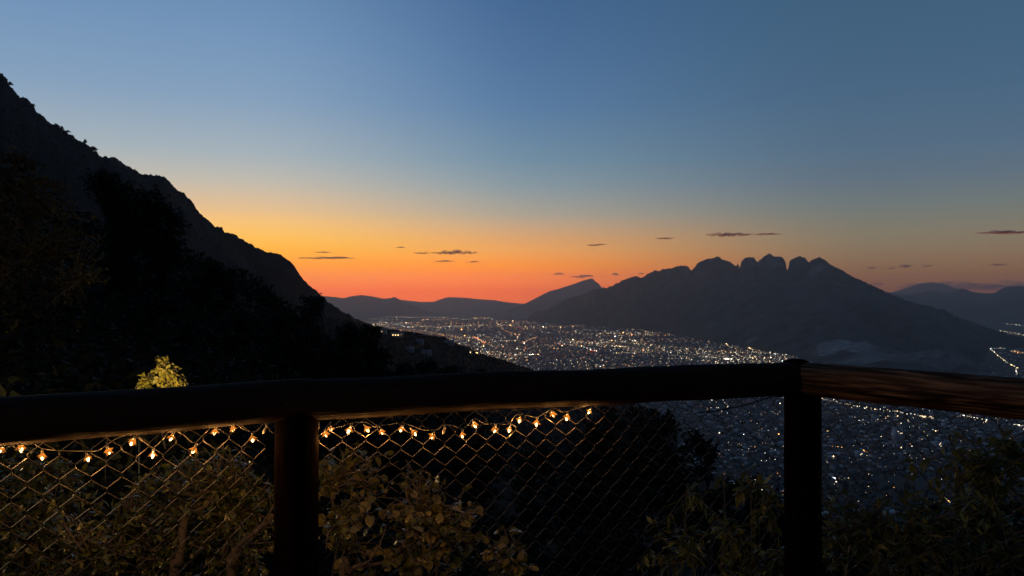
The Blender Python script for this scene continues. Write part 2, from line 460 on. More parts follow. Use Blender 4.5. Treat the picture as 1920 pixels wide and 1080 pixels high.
def quarry(m, nt, N, L):
    base = M_ROCK.node_tree
    tc = N('ShaderNodeTexCoord')
    n = N('ShaderNodeTexNoise'); n.inputs['Scale'].default_value = 0.006; n.inputs['Detail'].default_value = 10; L(tc.outputs['Object'], n.inputs['Vector'])
    mx = N('ShaderNodeMix'); mx.data_type = 'RGBA'; mx.inputs[6].default_value = (0.008, 0.012, 0.013, 1); mx.inputs[7].default_value = (0.05, 0.055, 0.056, 1)
    r = N('ShaderNodeMapRange'); r.inputs['From Min'].default_value = 0.38; r.inputs['From Max'].default_value = 0.64
    L(n.outputs['Fac'], r.inputs[0]); L(r.outputs[0], mx.inputs[0]); colr = mx.outputs[2]
    # bare quarried rock at the foot and thin scree scars higher up
    nb = N('ShaderNodeTexNoise'); nb.inputs['Scale'].default_value = 0.0055; nb.inputs['Detail'].default_value = 12; nb.inputs['Roughness'].default_value = 0.68; L(tc.outputs['Object'], nb.inputs['Vector'])
    for (cx, cy, cz), rad, pale, thr in QUARRIES:
        v = N('ShaderNodeVectorMath'); v.operation = 'DISTANCE'; L(tc.outputs['Object'], v.inputs[0]); v.inputs[1].default_value = (cx, cy, cz)
        d = N('ShaderNodeMath'); d.operation = 'DIVIDE'; L(v.outputs['Value'], d.inputs[0]); d.inputs[1].default_value = rad
        nn = N('ShaderNodeMath'); nn.operation = 'MULTIPLY_ADD'; L(nb.outputs['Fac'], nn.inputs[0]); nn.inputs[1].default_value = 2.6; L(d.outputs[0], nn.inputs[2])
        rr = N('ShaderNodeMapRange'); rr.inputs['From Min'].default_value = thr + 0.14; rr.inputs['From Max'].default_value = thr - 0.22
        L(nn.outputs[0], rr.inputs[0])
        vn = N('ShaderNodeTexNoise'); vn.inputs['Scale'].default_value = 0.016; vn.inputs['Detail'].default_value = 10; vn.inputs['Roughness'].default_value = 0.75; L(tc.outputs['Object'], vn.inputs['Vector'])
        pc = N('ShaderNodeMix'); pc.data_type = 'RGBA'; pc.inputs[6].default_value = (pale * 0.1, pale * 0.1, pale * 0.1, 1); pc.inputs[7].default_value = (pale * 0.85, pale * 0.83, pale * 0.80, 1)
        vr = N('ShaderNodeMapRange'); vr.inputs['From Min'].default_value = 0.34; vr.inputs['From Max'].default_value = 0.70; L(vn.outputs['Fac'], vr.inputs[0]); L(vr.outputs[0], pc.inputs[0])
        mm = N('ShaderNodeMix'); mm.data_type = 'RGBA'; L(rr.outputs[0], mm.inputs[0]); L(colr, mm.inputs[6]); L(pc.outputs[2], mm.inputs[7]); colr = mm.outputs[2]
    p = N('ShaderNodeBsdfPrincipled'); L(colr, p.inputs['Base Color']); p.inputs['Roughness'].default_value = 0.95; p.inputs['Specular IOR Level'].default_value = 0.1
    bp = N('ShaderNodeBump'); bp.inputs['Strength'].default_value = 0.7; bp.inputs['Distance'].default_value = 60.0
    L(n.outputs['Fac'], bp.inputs['Height']); L(bp.outputs[0], p.inputs['Normal'])
    out_surface(N, L, p.outputs[0])

sierra = ridge('sierra_mountain', MITRAS_SKY, MITRAS_DEPTH, fr, 3200, M_ROCK, ncol=900, nrow=90, rough=80, rough_f=0.0016, prof=0.92, seed=9.0, gully=300, cliff=0.12, jag=1.7, lat=0.0)
from mathutils.bvhtree import BVHTree
_bvm = BVHTree.FromPolygons([v.co[:] for v in sierra.data.vertices], [p.vertices[:] for p in sierra.data.polygons])
def on_sierra(x, y):
    o_ = Vector((0, 0, EYE)); h = _bvm.ray_cast(o_, (P(x, y, 100) - o_).normalized())
    return tuple(h[0]) if h[0] else tuple(P(x, y, 8000))
QUARRIES = [(on_sierra(1590, 648), 330, 0.50, 2.05), (on_sierra(1640, 668), 330, 0.36, 2.0), (on_sierra(1720, 668), 480, 0.28, 1.95),
            (on_sierra(1800, 672), 420, 0.22, 1.9), (on_sierra(1450, 492), 190, 0.26, 1.95), (on_sierra(1532, 506), 200, 0.26, 1.85), (on_sierra(1575, 535), 150, 0.22, 1.8),
            (on_sierra(1412, 637), 160, 0.30, 1.85), (on_sierra(1332, 612), 140, 0.26, 1.75), (on_sierra(1420, 492), 130, 0.22, 1.85)]
M_MITRAS = mat('sierra_rock', quarry)
sierra.data.materials.clear(); sierra.data.materials.append(M_MITRAS)

FARA = [(430, 560), (560, 556), (605, 555), (620, 556), (645, 559), (660, 555), (678, 553), (700, 556), (720, 560), (732, 559), (740, 556.5), (748, 561), (758, 566), (775, 573), (800, 583), (835, 592), (860, 596)]
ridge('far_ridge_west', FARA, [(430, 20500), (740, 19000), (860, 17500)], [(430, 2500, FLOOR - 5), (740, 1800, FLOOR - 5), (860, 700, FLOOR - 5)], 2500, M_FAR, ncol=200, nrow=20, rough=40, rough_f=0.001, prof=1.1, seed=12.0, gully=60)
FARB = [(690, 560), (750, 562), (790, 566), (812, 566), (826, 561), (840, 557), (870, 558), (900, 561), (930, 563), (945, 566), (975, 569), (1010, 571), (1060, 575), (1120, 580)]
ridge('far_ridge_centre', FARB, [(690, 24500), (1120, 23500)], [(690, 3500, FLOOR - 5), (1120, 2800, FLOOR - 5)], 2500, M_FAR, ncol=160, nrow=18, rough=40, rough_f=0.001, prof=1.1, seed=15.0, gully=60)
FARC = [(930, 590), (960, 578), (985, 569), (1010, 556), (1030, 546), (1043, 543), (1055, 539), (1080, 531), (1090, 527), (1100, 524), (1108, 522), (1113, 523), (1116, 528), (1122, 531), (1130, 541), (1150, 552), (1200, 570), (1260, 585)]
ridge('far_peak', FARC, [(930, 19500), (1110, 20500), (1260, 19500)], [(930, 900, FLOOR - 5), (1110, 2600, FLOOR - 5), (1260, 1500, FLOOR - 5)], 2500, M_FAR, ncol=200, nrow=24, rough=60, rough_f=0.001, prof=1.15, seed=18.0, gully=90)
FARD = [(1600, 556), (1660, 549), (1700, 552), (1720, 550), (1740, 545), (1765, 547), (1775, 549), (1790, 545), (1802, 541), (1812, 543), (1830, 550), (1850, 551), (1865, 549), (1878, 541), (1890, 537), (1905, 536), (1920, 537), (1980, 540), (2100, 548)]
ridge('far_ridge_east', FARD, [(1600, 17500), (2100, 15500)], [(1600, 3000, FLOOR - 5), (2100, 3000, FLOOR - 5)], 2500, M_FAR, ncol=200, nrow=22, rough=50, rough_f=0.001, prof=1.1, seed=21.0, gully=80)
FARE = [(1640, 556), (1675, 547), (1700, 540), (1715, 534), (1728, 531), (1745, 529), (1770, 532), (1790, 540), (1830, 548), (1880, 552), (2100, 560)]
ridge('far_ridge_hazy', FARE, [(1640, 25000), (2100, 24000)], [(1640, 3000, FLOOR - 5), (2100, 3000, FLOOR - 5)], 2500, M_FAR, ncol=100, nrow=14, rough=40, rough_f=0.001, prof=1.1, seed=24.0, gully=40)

# ------------------------------------------------------------------ haze
def haze_mat(m, nt, N, L):
    v = N('ShaderNodeVolumePrincipled')
    v.inputs['Color'].default_value = (0.94, 0.95, 0.96, 1)
    v.inputs['Density'].default_value = HAZE
    v.inputs['Anisotropy'].default_value = 0.72
    o = N('ShaderNodeOutputMaterial'); L(v.outputs[0], o.inputs['Volume'])
    try: m.cycles.homogeneous_volume = True
    except Exception: pass
_zt, _zb = EYE + HAZE_TOP, FLOOR - 46
hz = MB().box((3000, 13300, (_zt + _zb) / 2), (49000, 33400, _zt - _zb)).build('haze', mat('haze_air', haze_mat))
tag(hz, 'thin bluish evening haze filling the valley air', 'haze', kind='stuff')

# ------------------------------------------------------------------ city
def in_city(px, py):
    """is the valley floor at this pixel built up (not under a mountain or in the park belts)"""
    foot = np.interp(px, [680, 985, 1040, 1140, 1230, 1330, 1400, 1480, 1560, 1650, 1750, 1830, 1850, 1880, 1920],
                     [597, 601, 609, 612, 621, 640, 652, 667, 684, 708, 722, 714, 690, 650, 645])
    return py > foot + 1.0

M_ROOFS = [noisy('roof_pale', (0.42, 0.42, 0.41), (0.70, 0.68, 0.64), 0.012, 0.9), noisy('roof_grey', (0.06, 0.06, 0.065), (0.26, 0.26, 0.26), 0.012, 0.9),
           noisy('roof_clay', (0.05, 0.04, 0.035), (0.20, 0.14, 0.115), 0.012, 0.9)]
CITY_ROT = 0.42
cs, sn = math.cos(CITY_ROT), math.sin(CITY_ROT)

def project(p):
    return 960 + p[0] / p[1] * F, HZ - (p[2] - EYE) / p[1] * F

def build_city():
    near, far = [], []
    # grid blocks rotated against the view, two kinds of plot
    U, Vv = [], []
    rng = RNG
    cand = []
    n = 26000
    # sample in image space so that far and near both get houses, then snap to the street grid
    px = rng.uniform(690, 1960, n); py = HZ + 52 * (420 / 52) ** rng.uniform(0, 1, n)
    Z = DROP * F / (py - HZ); X = (px - 960) / F * Z
    u = X * cs + Z * sn; v = -X * sn + Z * cs
    step_u, step_v = 22.0, 19.0
    u = np.round(u / step_u) * step_u; v = np.round(v / step_v) * step_v
    # streets: every fifth row or eighth column stays free
    keep = (np.mod(np.round(v / step_v), 4) != 0) & (np.mod(np.round(u / step_u), 8) != 0)
    u, v = u[keep], v[keep]
    key = np.unique(np.stack([u, v], 1), axis=0)
    u, v = key[:, 0], key[:, 1]
    X = u * cs - v * sn; Z = u * sn + v * cs
    for a, b in zip(X, Z):
        x_, y_ = project((a, b, FLOOR))
        if not in_city(x_, y_): continue
        g = fnoise((a * 0.0011, b * 0.0011, 7.0), 3)
        if g > 0.55: continue                       # parks
        if hill_z(a, b) > FLOOR + 14 + 0.0: continue
        sc = 1.0 + max(0.0, (b - 3500) / 9000)
        w, d = (rng.uniform(8, 20) + (26 if rng.random() < 0.04 else 0)) * sc, rng.uniform(8, 15) * sc
        h = rng.choice([4.5, 6, 7.5, 9]) * rng.uniform(0.9, 1.15)
        if rng.random() < 0.02: h *= rng.uniform(2, 4)
        near.append((b, a, b, w, d, h))
    near.sort()
    return near

plots = build_city()
visible = []
for q in plots:
    x_, y_ = project((q[1], q[2], FLOOR + q[5]))
    if 1325 < x_ < 1915 and 770 < y_ < 935 and not (1462 < x_ < 1542): visible.append(q)
single = set(id(q) for q in visible[:240])

proto_meshes = []
def house_mesh(w, d, h, k):
    b = MB()
    b.box((0, 0, h / 2), (w, d, h))
    b.box((0, 0, h + 0.3), (w + 0.02, 0.3, 0.6)).box((w / 2 - 0.15, 0, h + 0.35), (0.3, d + 0.02, 0.7)).box((-w / 2 + 0.15, 0, h + 0.35), (0.3, d + 0.02, 0.7))
    b.box((w * 0.2, d * 0.1, h + 0.9), (w * 0.28, d * 0.3, 1.8))
    return b.mesh('house')
for k in range(9):
    me = house_mesh(10 + (k % 3) * 5.5, 8.5 + (k // 3) * 3.2, 4.5 + (k % 4) * 1.8, k)
    me.materials.append(M_ROOFS[(0, 1, 2, 1, 1, 2, 0, 1, 2)[k]]); proto_meshes.append(me)

cityQ = [MB(), MB(), MB()]
count = 0
for q in plots:
    _, a, b, w, d, h = q
    if id(q) in single:
        o = new_obj('city_house', proto_meshes[count % 9]); count += 1
        o.location = (a, b, FLOOR); o.rotation_euler = (0, 0, CITY_ROT)
        tag(o, 'small flat-roofed house in the dark city seen through the wire fence', 'house', 'nearest houses of the city')
    else:
        cityQ[RNG.choice(3, p=[0.22, 0.48, 0.30])].box((a, b, FLOOR + h / 2), (w, d, h), CITY_ROT)
for k, m_ in enumerate(cityQ):
    if m_.n:
        o = m_.build('city_blocks', M_ROOFS[k])
        tag(o, ['pale roofed', 'grey roofed', 'clay roofed'][k] + ' city blocks spreading over the valley floor', 'city', kind='stuff')

# trees among the houses of the near city: dark rounded clumps
def clump_template(seed, sub=1):
    import bmesh
    bm = bmesh.new(); bmesh.ops.create_icosphere(bm, subdivisions=sub, radius=1.0)
    for v in bm.verts:
        v.co *= 0.78 + 0.5 * (0.5 + 0.5 * noise.noise(v.co * 2.1 + Vector((seed, 0, 0))))
    V = np.array([v.co[:] for v in bm.verts]); T = np.array([[x.index for x in f.verts] for f in bm.faces]); bm.free()
    return V, T
CL = [clump_template(s * 3.7) for s in range(5)]
def scatter_clumps(name, pts, sizes, material, label, zs=0.9):
    b = MB()
    for k, (p, s) in enumerate(zip(pts, sizes)):
        V, T = CL[k % 5]
        b.raw(V * np.array([s, s, s * zs]) + np.asarray(p), None, T)
    return tag(b.build(name, material), label, 'trees', kind='stuff')
pts, szs = [], []
for _ in range(3600):
    px_ = random.uniform(1250, 1940); py_ = random.uniform(735, 965)
    g = ground_at(px_, py_)
    if fnoise((g.x * 0.002, g.y * 0.002, 3.0), 3) < -0.12: continue
    pts.append((g.x, g.y, FLOOR + 2.0)); szs.append(random.uniform(3.0, 6.5))
M_TREEFAR = noisy('distant_tree', (0.006, 0.008, 0.005), (0.014, 0.017, 0.011), 0.1, 0.95, spec=0.03)
scatter_clumps('city_trees', pts, szs, M_TREEFAR, 'dark garden trees between the houses of the near city')

# city lights: real small lamps standing over the streets
LAMPS = {'warm': (1.0, 0.70, 0.34), 'white': (1.0, 0.90, 0.68), 'amber': (1.0, 0.42, 0.12), 'cool': (0.78, 0.9, 1.0), 'red': (1.0, 0.16, 0.06)}
TIERS = {'dim': 1.3, 'clear': 3.3, 'bright': 8.0}
lampB = {(k, t): MB() for k in LAMPS for t in TIERS}
OCT_V = np.array([[1, 0, 0], [-1, 0, 0], [0, 1, 0], [0, -1, 0], [0, 0, 1], [0, 0, -1]], float)
OCT_T = np.array([[0, 2, 4], [2, 1, 4], [1, 3, 4], [3, 0, 4], [2, 0, 5], [1, 2, 5], [3, 1, 5], [0, 3, 5]])
def lamp(px_, py_, s, kind, zoff=12.0):
    if py_ <= HZ + 40: return
    g = ground_at(px_, py_)
    if hill_z(g.x, g.y) > FLOOR + 14: return
    r = s * g.y / F * 0.5                       # s: apparent width in photograph pixels
    t_ = random.random() - 0.12 * (s > 1.6)
    tier = 'dim' if t_ > 0.40 else ('clear' if t_ > 0.09 else 'bright')
    lampB[(kind, tier)].raw(OCT_V * r * np.array([1, 1, 0.8]) + np.array([g.x, g.y, FLOOR + zoff]), None, OCT_T)
def pick(px_, py_):
    t = random.random()
    warm_side = np.interp(px_, [700, 1100, 1400], [0.75, 0.5, 0.22])
    if t < warm_side * 0.55: return 'amber'
    if t < warm_side * 0.6: return 'red'
    if t < 0.50 + warm_side * 0.2: return 'warm'
    if t < 0.94: return 'white'
    return 'cool'
# the broad field of lights, in streaks that follow the streets
n_l = 0
while n_l < 3300:
    px_ = random.uniform(690, 1500); py_ = 597 + 100 * random.random() ** 1.15
    if not in_city(px_, py_): continue
    g = ground_at(px_, py_)
    dens = 0.38 + 1.5 * fnoise((g.x * 0.0011, g.y * 0.0005, 2.0), 4)
    if py_ < 618 and px_ > 1000: dens *= 0.7
    if random.random() > dens: continue
    n_l += 1
    big = random.random()
    s = 0.42 + 0.62 * random.random() ** 2 + (1.7 * random.random() ** 1.5 if big > 0.90 else 0)
    if py_ > 640: s *= 1.15
    lamp(px_, py_, s, pick(px_, py_))
# streets: rows of lamps on the city's own grid
for _ in range(420):
    px_ = random.uniform(700, 1480); py_ = 599 + 98 * random.random() ** 1.2
    if not in_city(px_, py_): continue
    g = ground_at(px_, py_)
    dens = 0.50 + 1.5 * fnoise((g.x * 0.0011, g.y * 0.0005, 2.0), 4)
    if random.random() > dens: continue
    a_ = CITY_ROT + (0 if random.random() < 0.6 else math.pi / 2) + random.uniform(-0.06, 0.06)
    step = random.uniform(38, 75) * (1 + g.y / 14000); k = pick(px_, py_); s_ = random.uniform(0.45, 1.0)
    for q in range(random.randint(6, 26)):
        x_, y_ = project((g.x + math.cos(a_) * step * q, g.y + math.sin(a_) * step * q, FLOOR))
        if in_city(x_, y_ - 0.5) and 680 < x_ < 1490 and y_ < 720 and random.random() < 0.85: lamp(x_, y_, s_ * random.uniform(0.7, 1.4), k)
def line(x0, y0, x1, y1, n, s, kinds, jit=0.6):
    s *= 0.62; jit *= 1.7
    for q in range(n):
        t = (q + random.random() * 0.6) / n
        lamp(x0 + (x1 - x0) * t + random.uniform(-jit, jit), y0 + (y1 - y0) * t + random.uniform(-jit, jit) * 0.6, s * random.uniform(0.7, 1.25), random.choice(kinds))
line(716, 595, 770, 595, 16, 1.8, ['white', 'warm']); line(750, 595.5, 840, 596, 26, 1.9, ['warm', 'white']); line(700, 608, 730, 611, 10, 2.0, ['amber', 'warm'])
line(790, 601, 860, 598, 16, 1.7, ['amber', 'warm']); line(884, 597, 918, 597, 12, 2.2, ['warm', 'amber']); line(860, 600, 930, 599, 12, 1.5, ['white', 'warm'])
line(760, 606, 800, 606, 12, 1.6, ['amber']); line(886, 632, 912, 645, 22, 2.6, ['amber', 'red', 'warm'], 1.3)
line(932, 607, 944, 619, 12, 1.9, ['amber', 'warm']); line(944, 620, 972, 631, 14, 1.8, ['amber', 'red']); line(976, 645, 1008, 633, 18, 1.9, ['amber', 'red', 'warm'])
line(820, 614, 870, 614, 12, 1.6, ['white']); line(928, 641, 975, 640, 14, 2.0, ['white', 'warm']); line(1146, 651, 1178, 652, 12, 2.4, ['warm']); line(1098, 655, 1120, 662, 14, 2.6, ['red', 'warm', 'white'], 2)
line(880, 660, 940, 662, 12, 2.0, ['white']); line(965, 667, 1010, 667, 12, 2.6, ['white', 'warm']); line(1070, 612, 1096, 612, 12, 1.7, ['amber']); line(1180, 618, 1222, 619, 18, 1.5, ['amber', 'warm'])
line(1356, 642, 1366, 650, 8, 2.2, ['warm']); line(1400, 652, 1412, 658, 10, 2.2, ['warm']); line(1320, 671, 1345, 673, 10, 2.6, ['white']); line(1250, 675, 1300, 675, 10, 2.0, ['warm', 'white'])
line(1358, 675, 1373, 675.5, 22, 3.4, ['white'], 0.8); line(1150, 664, 1230, 662, 18, 2.0, ['white', 'warm']); line(1410, 662, 1480, 668, 20, 1.4, ['white'])
# the near city under the rail
for _ in range(1150):
    px_ = random.uniform(1290, 1925); py_ = 742 + 205 * random.random() ** 1.6
    g = ground_at(px_, py_)
    if random.random() > 0.5 + 1.4 * fnoise((g.x * 0.0022, g.y * 0.0016, 6.0), 3): continue
    lamp(px_, py_, 0.6 + 1.0 * random.random() ** 2 + (1.4 if random.random() > 0.94 else 0), random.choice(['white', 'white', 'warm', 'cool', 'warm', 'amber']), 9.0)
line(1565, 757, 1610, 767, 11, 2.4, ['white', 'warm'], 1.2); line(1610, 767, 1690, 777, 17, 2.5, ['white', 'warm'], 1.3); line(1690, 778, 1750, 788, 14, 2.6, ['white', 'warm', 'cool'], 1.4); line(1725, 785, 1752, 788, 10, 4.2, ['warm'], 1.5)
line(1800, 782, 1850, 792, 12, 3.2, ['white']); line(1900, 800, 1922, 804, 8, 3.0, ['white']); line(1322, 745, 1345, 748, 8, 2.6, ['warm']); line(1540, 752, 1570, 758, 8, 2.2, ['white'])
line(1560, 842, 1580, 845, 4, 2.6, ['amber']); line(1618, 850, 1624, 854, 4, 3.6, ['amber']); line(1560, 901, 1566, 905, 6, 4.0, ['cool']); line(1770, 940, 1790, 958, 8, 2.8, ['warm', 'amber'])
# lamps along the road round the right foot of the mountain
line(1856, 656, 1868, 666, 9, 2.0, ['white']); line(1868, 667, 1886, 680, 14, 2.2, ['white', 'warm']); line(1886, 681, 1910, 694, 16, 2.2, ['warm', 'white']); line(1905, 694, 1906, 706, 7, 2.6, ['white'])
line(1858, 655, 1885, 655, 10, 1.8, ['white', 'cool']); line(1895, 660, 1920, 665, 16, 2.3, ['amber', 'warm'], 1.6)
line(1886, 608, 1920, 612, 14, 1.4, ['white', 'warm']); line(1875, 621, 1920, 630, 26, 1.6, ['warm', 'white'], 1.2); line(1903, 592, 1920, 593, 4, 1.3, ['white'])
names = {'warm': 'warm yellow', 'white': 'white', 'amber': 'amber', 'cool': 'cool bluish', 'red': 'red'}
for (k, t_), b in lampB.items():
    if b.n:
        o = b.build('city_lights', emit_mat('city_lamp_%s_%s' % (k, t_), LAMPS[k], TIERS[t_]))
        tag(o, '%s %s street and house lights scattered across the valley city' % (t_, names[k]), 'city lights', kind='stuff')

# a few taller buildings that stand out of the city
def tower(px_, py_, w, d, h, label, rz=0.3, lit=3):
    g = ground_at(px_, py_)
    t = empty('tower_block', (g.x, g.y, FLOOR)); t.rotation_euler = (0, 0, rz)
    MB().box((0, 0, h / 2), (w, d, h)).build('wall', M_ROOFS[0], t)
    MB().box((w * 0.1, 0, h + 2), (w * 0.4, d * 0.5, 4)).build('roof_house', M_ROOFS[1], t)
    for q in range(lit):
        MB().box((random.uniform(-0.4, 0.4) * w, -d / 2 - 0.3, h * random.uniform(0.15, 0.9)), (3.0, 0.6, 2.4)).build('window', emit_mat('lit_window', (1, 0.8, 0.5), 2.2), t)
    for q in range(1, int(h // 9)):
        MB().box((0, -d / 2 - 0.15, q * 9.0), (w * 0.96, 0.3, 1.6)).build('window_band', M_ROOFS[1], t)
    tag(t, label, 'building')
tower(1546, 676, 70, 40, 52, 'broad pale high-rise at the foot of the jagged mountain')
tower(1682, 830, 30, 24, 62, 'grey tower in the near city to the right of the corner post')
tower(1758, 838, 34, 22, 22, 'low pale block in the near city behind the shrub')
tower(1612, 858, 28, 20, 24, 'dark block with an orange lamp beside it')
tower(1640, 795, 26, 20, 34, 'slim grey tower below the bright avenue')

# ------------------------------------------------------------------ clouds
M_CLOUD = None
def cloud_mat(m, nt, N, L):
    d = N('ShaderNodeBsdfDiffuse'); d.inputs[0].default_value = (0.52, 0.44, 0.46, 1)
    t = N('ShaderNodeBsdfTransparent')
    tc = N('ShaderNodeTexCoord'); n = N('ShaderNodeTexNoise'); n.inputs['Scale'].default_value = 0.0035; n.inputs['Detail'].default_value = 7
    mp = N('ShaderNodeMapping'); mp.inputs['Scale'].default_value = (0.5, 1, 3.0); L(tc.outputs['Object'], mp.inputs[0]); L(mp.outputs[0], n.inputs['Vector'])
    r = N('ShaderNodeMapRange'); r.inputs['From Min'].default_value = 0.36; r.inputs['From Max'].default_value = 0.66; r.inputs['To Min'].default_value = 0.0; r.inputs['To Max'].default_value = 0.8
    L(n.outputs['Fac'], r.inputs[0])
    # the vapour thins out towards the rim of each cloud
    c = N('ShaderNodeVectorMath'); c.operation = 'DISTANCE'; c.inputs[1].default_value = (0.5, 0.5, 0.5); L(tc.outputs['Generated'], c.inputs[0])
    rr = N('ShaderNodeMapRange'); rr.inputs['From Min'].default_value = 0.28; rr.inputs['From Max'].default_value = 0.66; rr.inputs['To Min'].default_value = 0.85; rr.inputs['To Max'].default_value = 0.05
    L(c.outputs['Value'], rr.inputs[0])
    ml = N('ShaderNodeMath'); ml.operation = 'MULTIPLY'; L(r.outputs[0], ml.inputs[0]); L(rr.outputs[0], ml.inputs[1])
    mx = N('ShaderNodeMixShader'); L(ml.outputs[0], mx.inputs[0]); L(t.outputs[0], mx.inputs[1]); L(d.outputs[0], mx.inputs[2])
    out_surface(N, L, mx.outputs[0])
M_CLOUD = mat('cloud_vapour', cloud_mat)
CT = [clump_template(40 + s * 5.1, 2) for s in range(6)]
def cloud(px_, py_, w, h, label, Z=37000.0, n=None):
    n = n or max(6, int(w / 3.2))
    c = P(px_, py_, Z); b = MB(); u = Z / F
    for q in range(n):
        t = (q + 0.5) / n * 2 - 1
        e = (1 - abs(t)) ** 0.6
        V, T = CT[random.randint(0, 5)]
        sx = w * u / n * random.uniform(0.9, 2.6); sz = h * u * 0.5 * (0.2 + 0.8 * e) * random.uniform(0.25, 1.0)
        b.raw(V * np.array([sx, sx * 1.2 + 200, sz]) + np.array([t * w * u / 2, random.uniform(-300, 300), random.uniform(-0.3, 0.4) * h * u * (0.3 + 0.7 * e)]), None, T)
    o = b.build('cloud', M_CLOUD, None, True); o.location = c
    tag(o, label, 'cloud', 'small dusk clouds low in the sky')
cloud(612, 484, 108, 5, 'long thin dark cloud just right of the left mountain')
cloud(605, 473, 26, 2.6, 'tiny streak of cloud above the long thin cloud near the left mountain')
cloud(852, 474, 86, 8, 'largest dark cloud streak in the orange sky, centre left')
cloud(792, 474, 26, 3.5, 'short cloud streak just left of the largest orange sky cloud')
cloud(834, 490, 36, 3, 'thin streak under the largest orange sky cloud, its left part')
cloud(887, 491, 22, 3, 'small streak under the largest orange sky cloud, its right part')
cloud(750, 464, 16, 2.2, 'faint tiny cloud left of and above the largest orange cloud')
cloud(1118, 459, 28, 4, 'small lone cloud high above the hazy far peak')
cloud(1048, 514, 22, 5, 'little cloud left of the cloud over the far peak')
cloud(1092, 519, 44, 8, 'puffy grey cloud resting just above the far peak')
cloud(1155, 514, 11, 5, 'tiny puff right of the far peak')
cloud(1203, 513, 10, 3, 'tiny puff above the left shoulder of the jagged mountain')
cloud(1246, 447, 28, 2.6, 'faint streak left of the long cloud over the jagged mountain')
cloud(1368, 440, 84, 7, 'long grey cloud above the jagged mountain summits')
cloud(1440, 439, 44, 4.5, 'thin tail to the right of the long cloud over the jagged mountain')
cloud(1634, 502, 12, 4, 'first small puff right of the jagged mountain')
cloud(1668, 503, 10, 3, 'second small puff right of the jagged mountain')
cloud(1700, 499, 16, 5, 'third small puff right of the jagged mountain')
cloud(1735, 499, 14, 3.5, 'fourth small puff right of the jagged mountain')
cloud(1872, 497, 22, 5, 'small oval cloud near the right edge above the far ridge')
cloud(1880, 436, 84, 7, 'grey cloud streak at the right edge high above the far ridge')
cloud(1646, 533, 14, 6, 'small smudge of cloud beside the right slope of the jagged mountain')
cloud(1850, 538, 330, 20, 'broad bank of cloud behind the far ridge on the right', Z=42000, n=30)

# ------------------------------------------------------------------ leaves and plants
def leaf_template(kind):
    """a leaf about 1 long along +Y, folded along the midrib and arched; V, quads/tris"""
    if kind == 'lance': prof = [(0.0, 0.0), (0.15, 0.09), (0.4, 0.17), (0.68, 0.13), (1.0, 0.0)]
    elif kind == 'round': prof = [(0.0, 0.0), (0.08, 0.26), (0.38, 0.44), (0.72, 0.36), (1.0, 0.0)]
    else: prof = [(0.0, 0.0), (0.15, 0.15), (0.42, 0.26), (0.7, 0.19), (1.0, 0.0)]
    V, Q, T = [], [], []
    arch = 0.18
    mid = []
    for t, w in prof:
        z = -arch * t * t
        mid.append((0, t, z))
    L_ = [(-w, t, -arch * t * t + 0.28 * w) for t, w in prof[1:-1]]
    R_ = [(w, t, -arch * t * t + 0.28 * w) for t, w in prof[1:-1]]
    V = mid + L_ + R_
    nm = len(mid); nl = len(L_)
    for side in (0, 1):
        o = nm + side * nl
        T.append((0, 1, o) if side else (0, o, 1))
        for k in range(nl - 1):
            Q.append((k + 1, k + 2, o + k + 1, o + k) if side else (k + 1, o + k, o + k + 1, k + 2))
        T.append((nm - 2, nm - 1, o + nl - 1) if side else (nm - 2, o + nl - 1, nm - 1))
    return np.array(V, float), np.array(Q), np.array(T)
LEAF = {k: leaf_template(k) for k in ('lance', 'round', 'oval')}
CARD_V = np.array([[0, 0, 0], [0.30, 0.45, 0.10], [0, 1, -0.1], [-0.30, 0.45, 0.10]], float)
CARD_T = np.array([[0, 1, 2], [0, 2, 3]])

def rot_to(dirs, roll):
    """rotation matrices with local Y along dirs and random roll"""
    d = dirs / (np.linalg.norm(dirs, axis=1)[:, None] + 1e-9)
    ref = np.where(np.abs(d[:, 2:3]) > 0.95, np.array([[1.0, 0, 0]]), np.array([[0, 0, 1.0]]))
    x = np.cross(d, ref); x /= np.linalg.norm(x, axis=1)[:, None]
    z = np.cross(x, d)
    c, s = np.cos(roll)[:, None], np.sin(roll)[:, None]
    return np.stack([x * c + z * s, d, -x * s + z * c], axis=2)

def leaves_mesh(name, pos, dirs, size, roll, kind, smooth=False):
    R = rot_to(dirs, roll)
    if kind == 'card': V, Q, T = CARD_V, np.zeros((0, 4), int), CARD_T
    else: V, Q, T = LEAF[kind]
    wd = RNG.uniform(0.6, 1.2, len(pos)); Vn = V[None] * np.stack([wd, np.ones_like(wd), RNG.uniform(-0.6, 2.2, len(pos))], 1)[:, None, :]
    W = np.einsum('nij,nvj->nvi', R, Vn) * size[:, None, None] + pos[:, None, :]
    n, k = len(pos), len(V)
    off = (np.arange(n) * k)[:, None, None]
    fs = []
    if len(Q): fs.append((Q[None] + off).reshape(-1, 4))
    fs.append((T[None] + off).reshape(-1, 3))
    return mesh_np(name, W.reshape(-1, 3), fs, smooth)

def wiggle(a, b, n, amp):
    t = np.linspace(0, 1, n)[:, None]
    a, b = np.asarray(a, float), np.asarray(b, float)
    L_ = np.linalg.norm(b - a)
    ph = RNG.uniform(0, 6.28, 3); fr_ = RNG.uniform(1.0, 2.2, 3)
    w = np.sin(t * fr_ * math.pi + ph) - (np.sin(ph) * (1 - t) + np.sin(fr_ * math.pi + ph) * t)
    return a + (b - a) * t + w * amp * L_

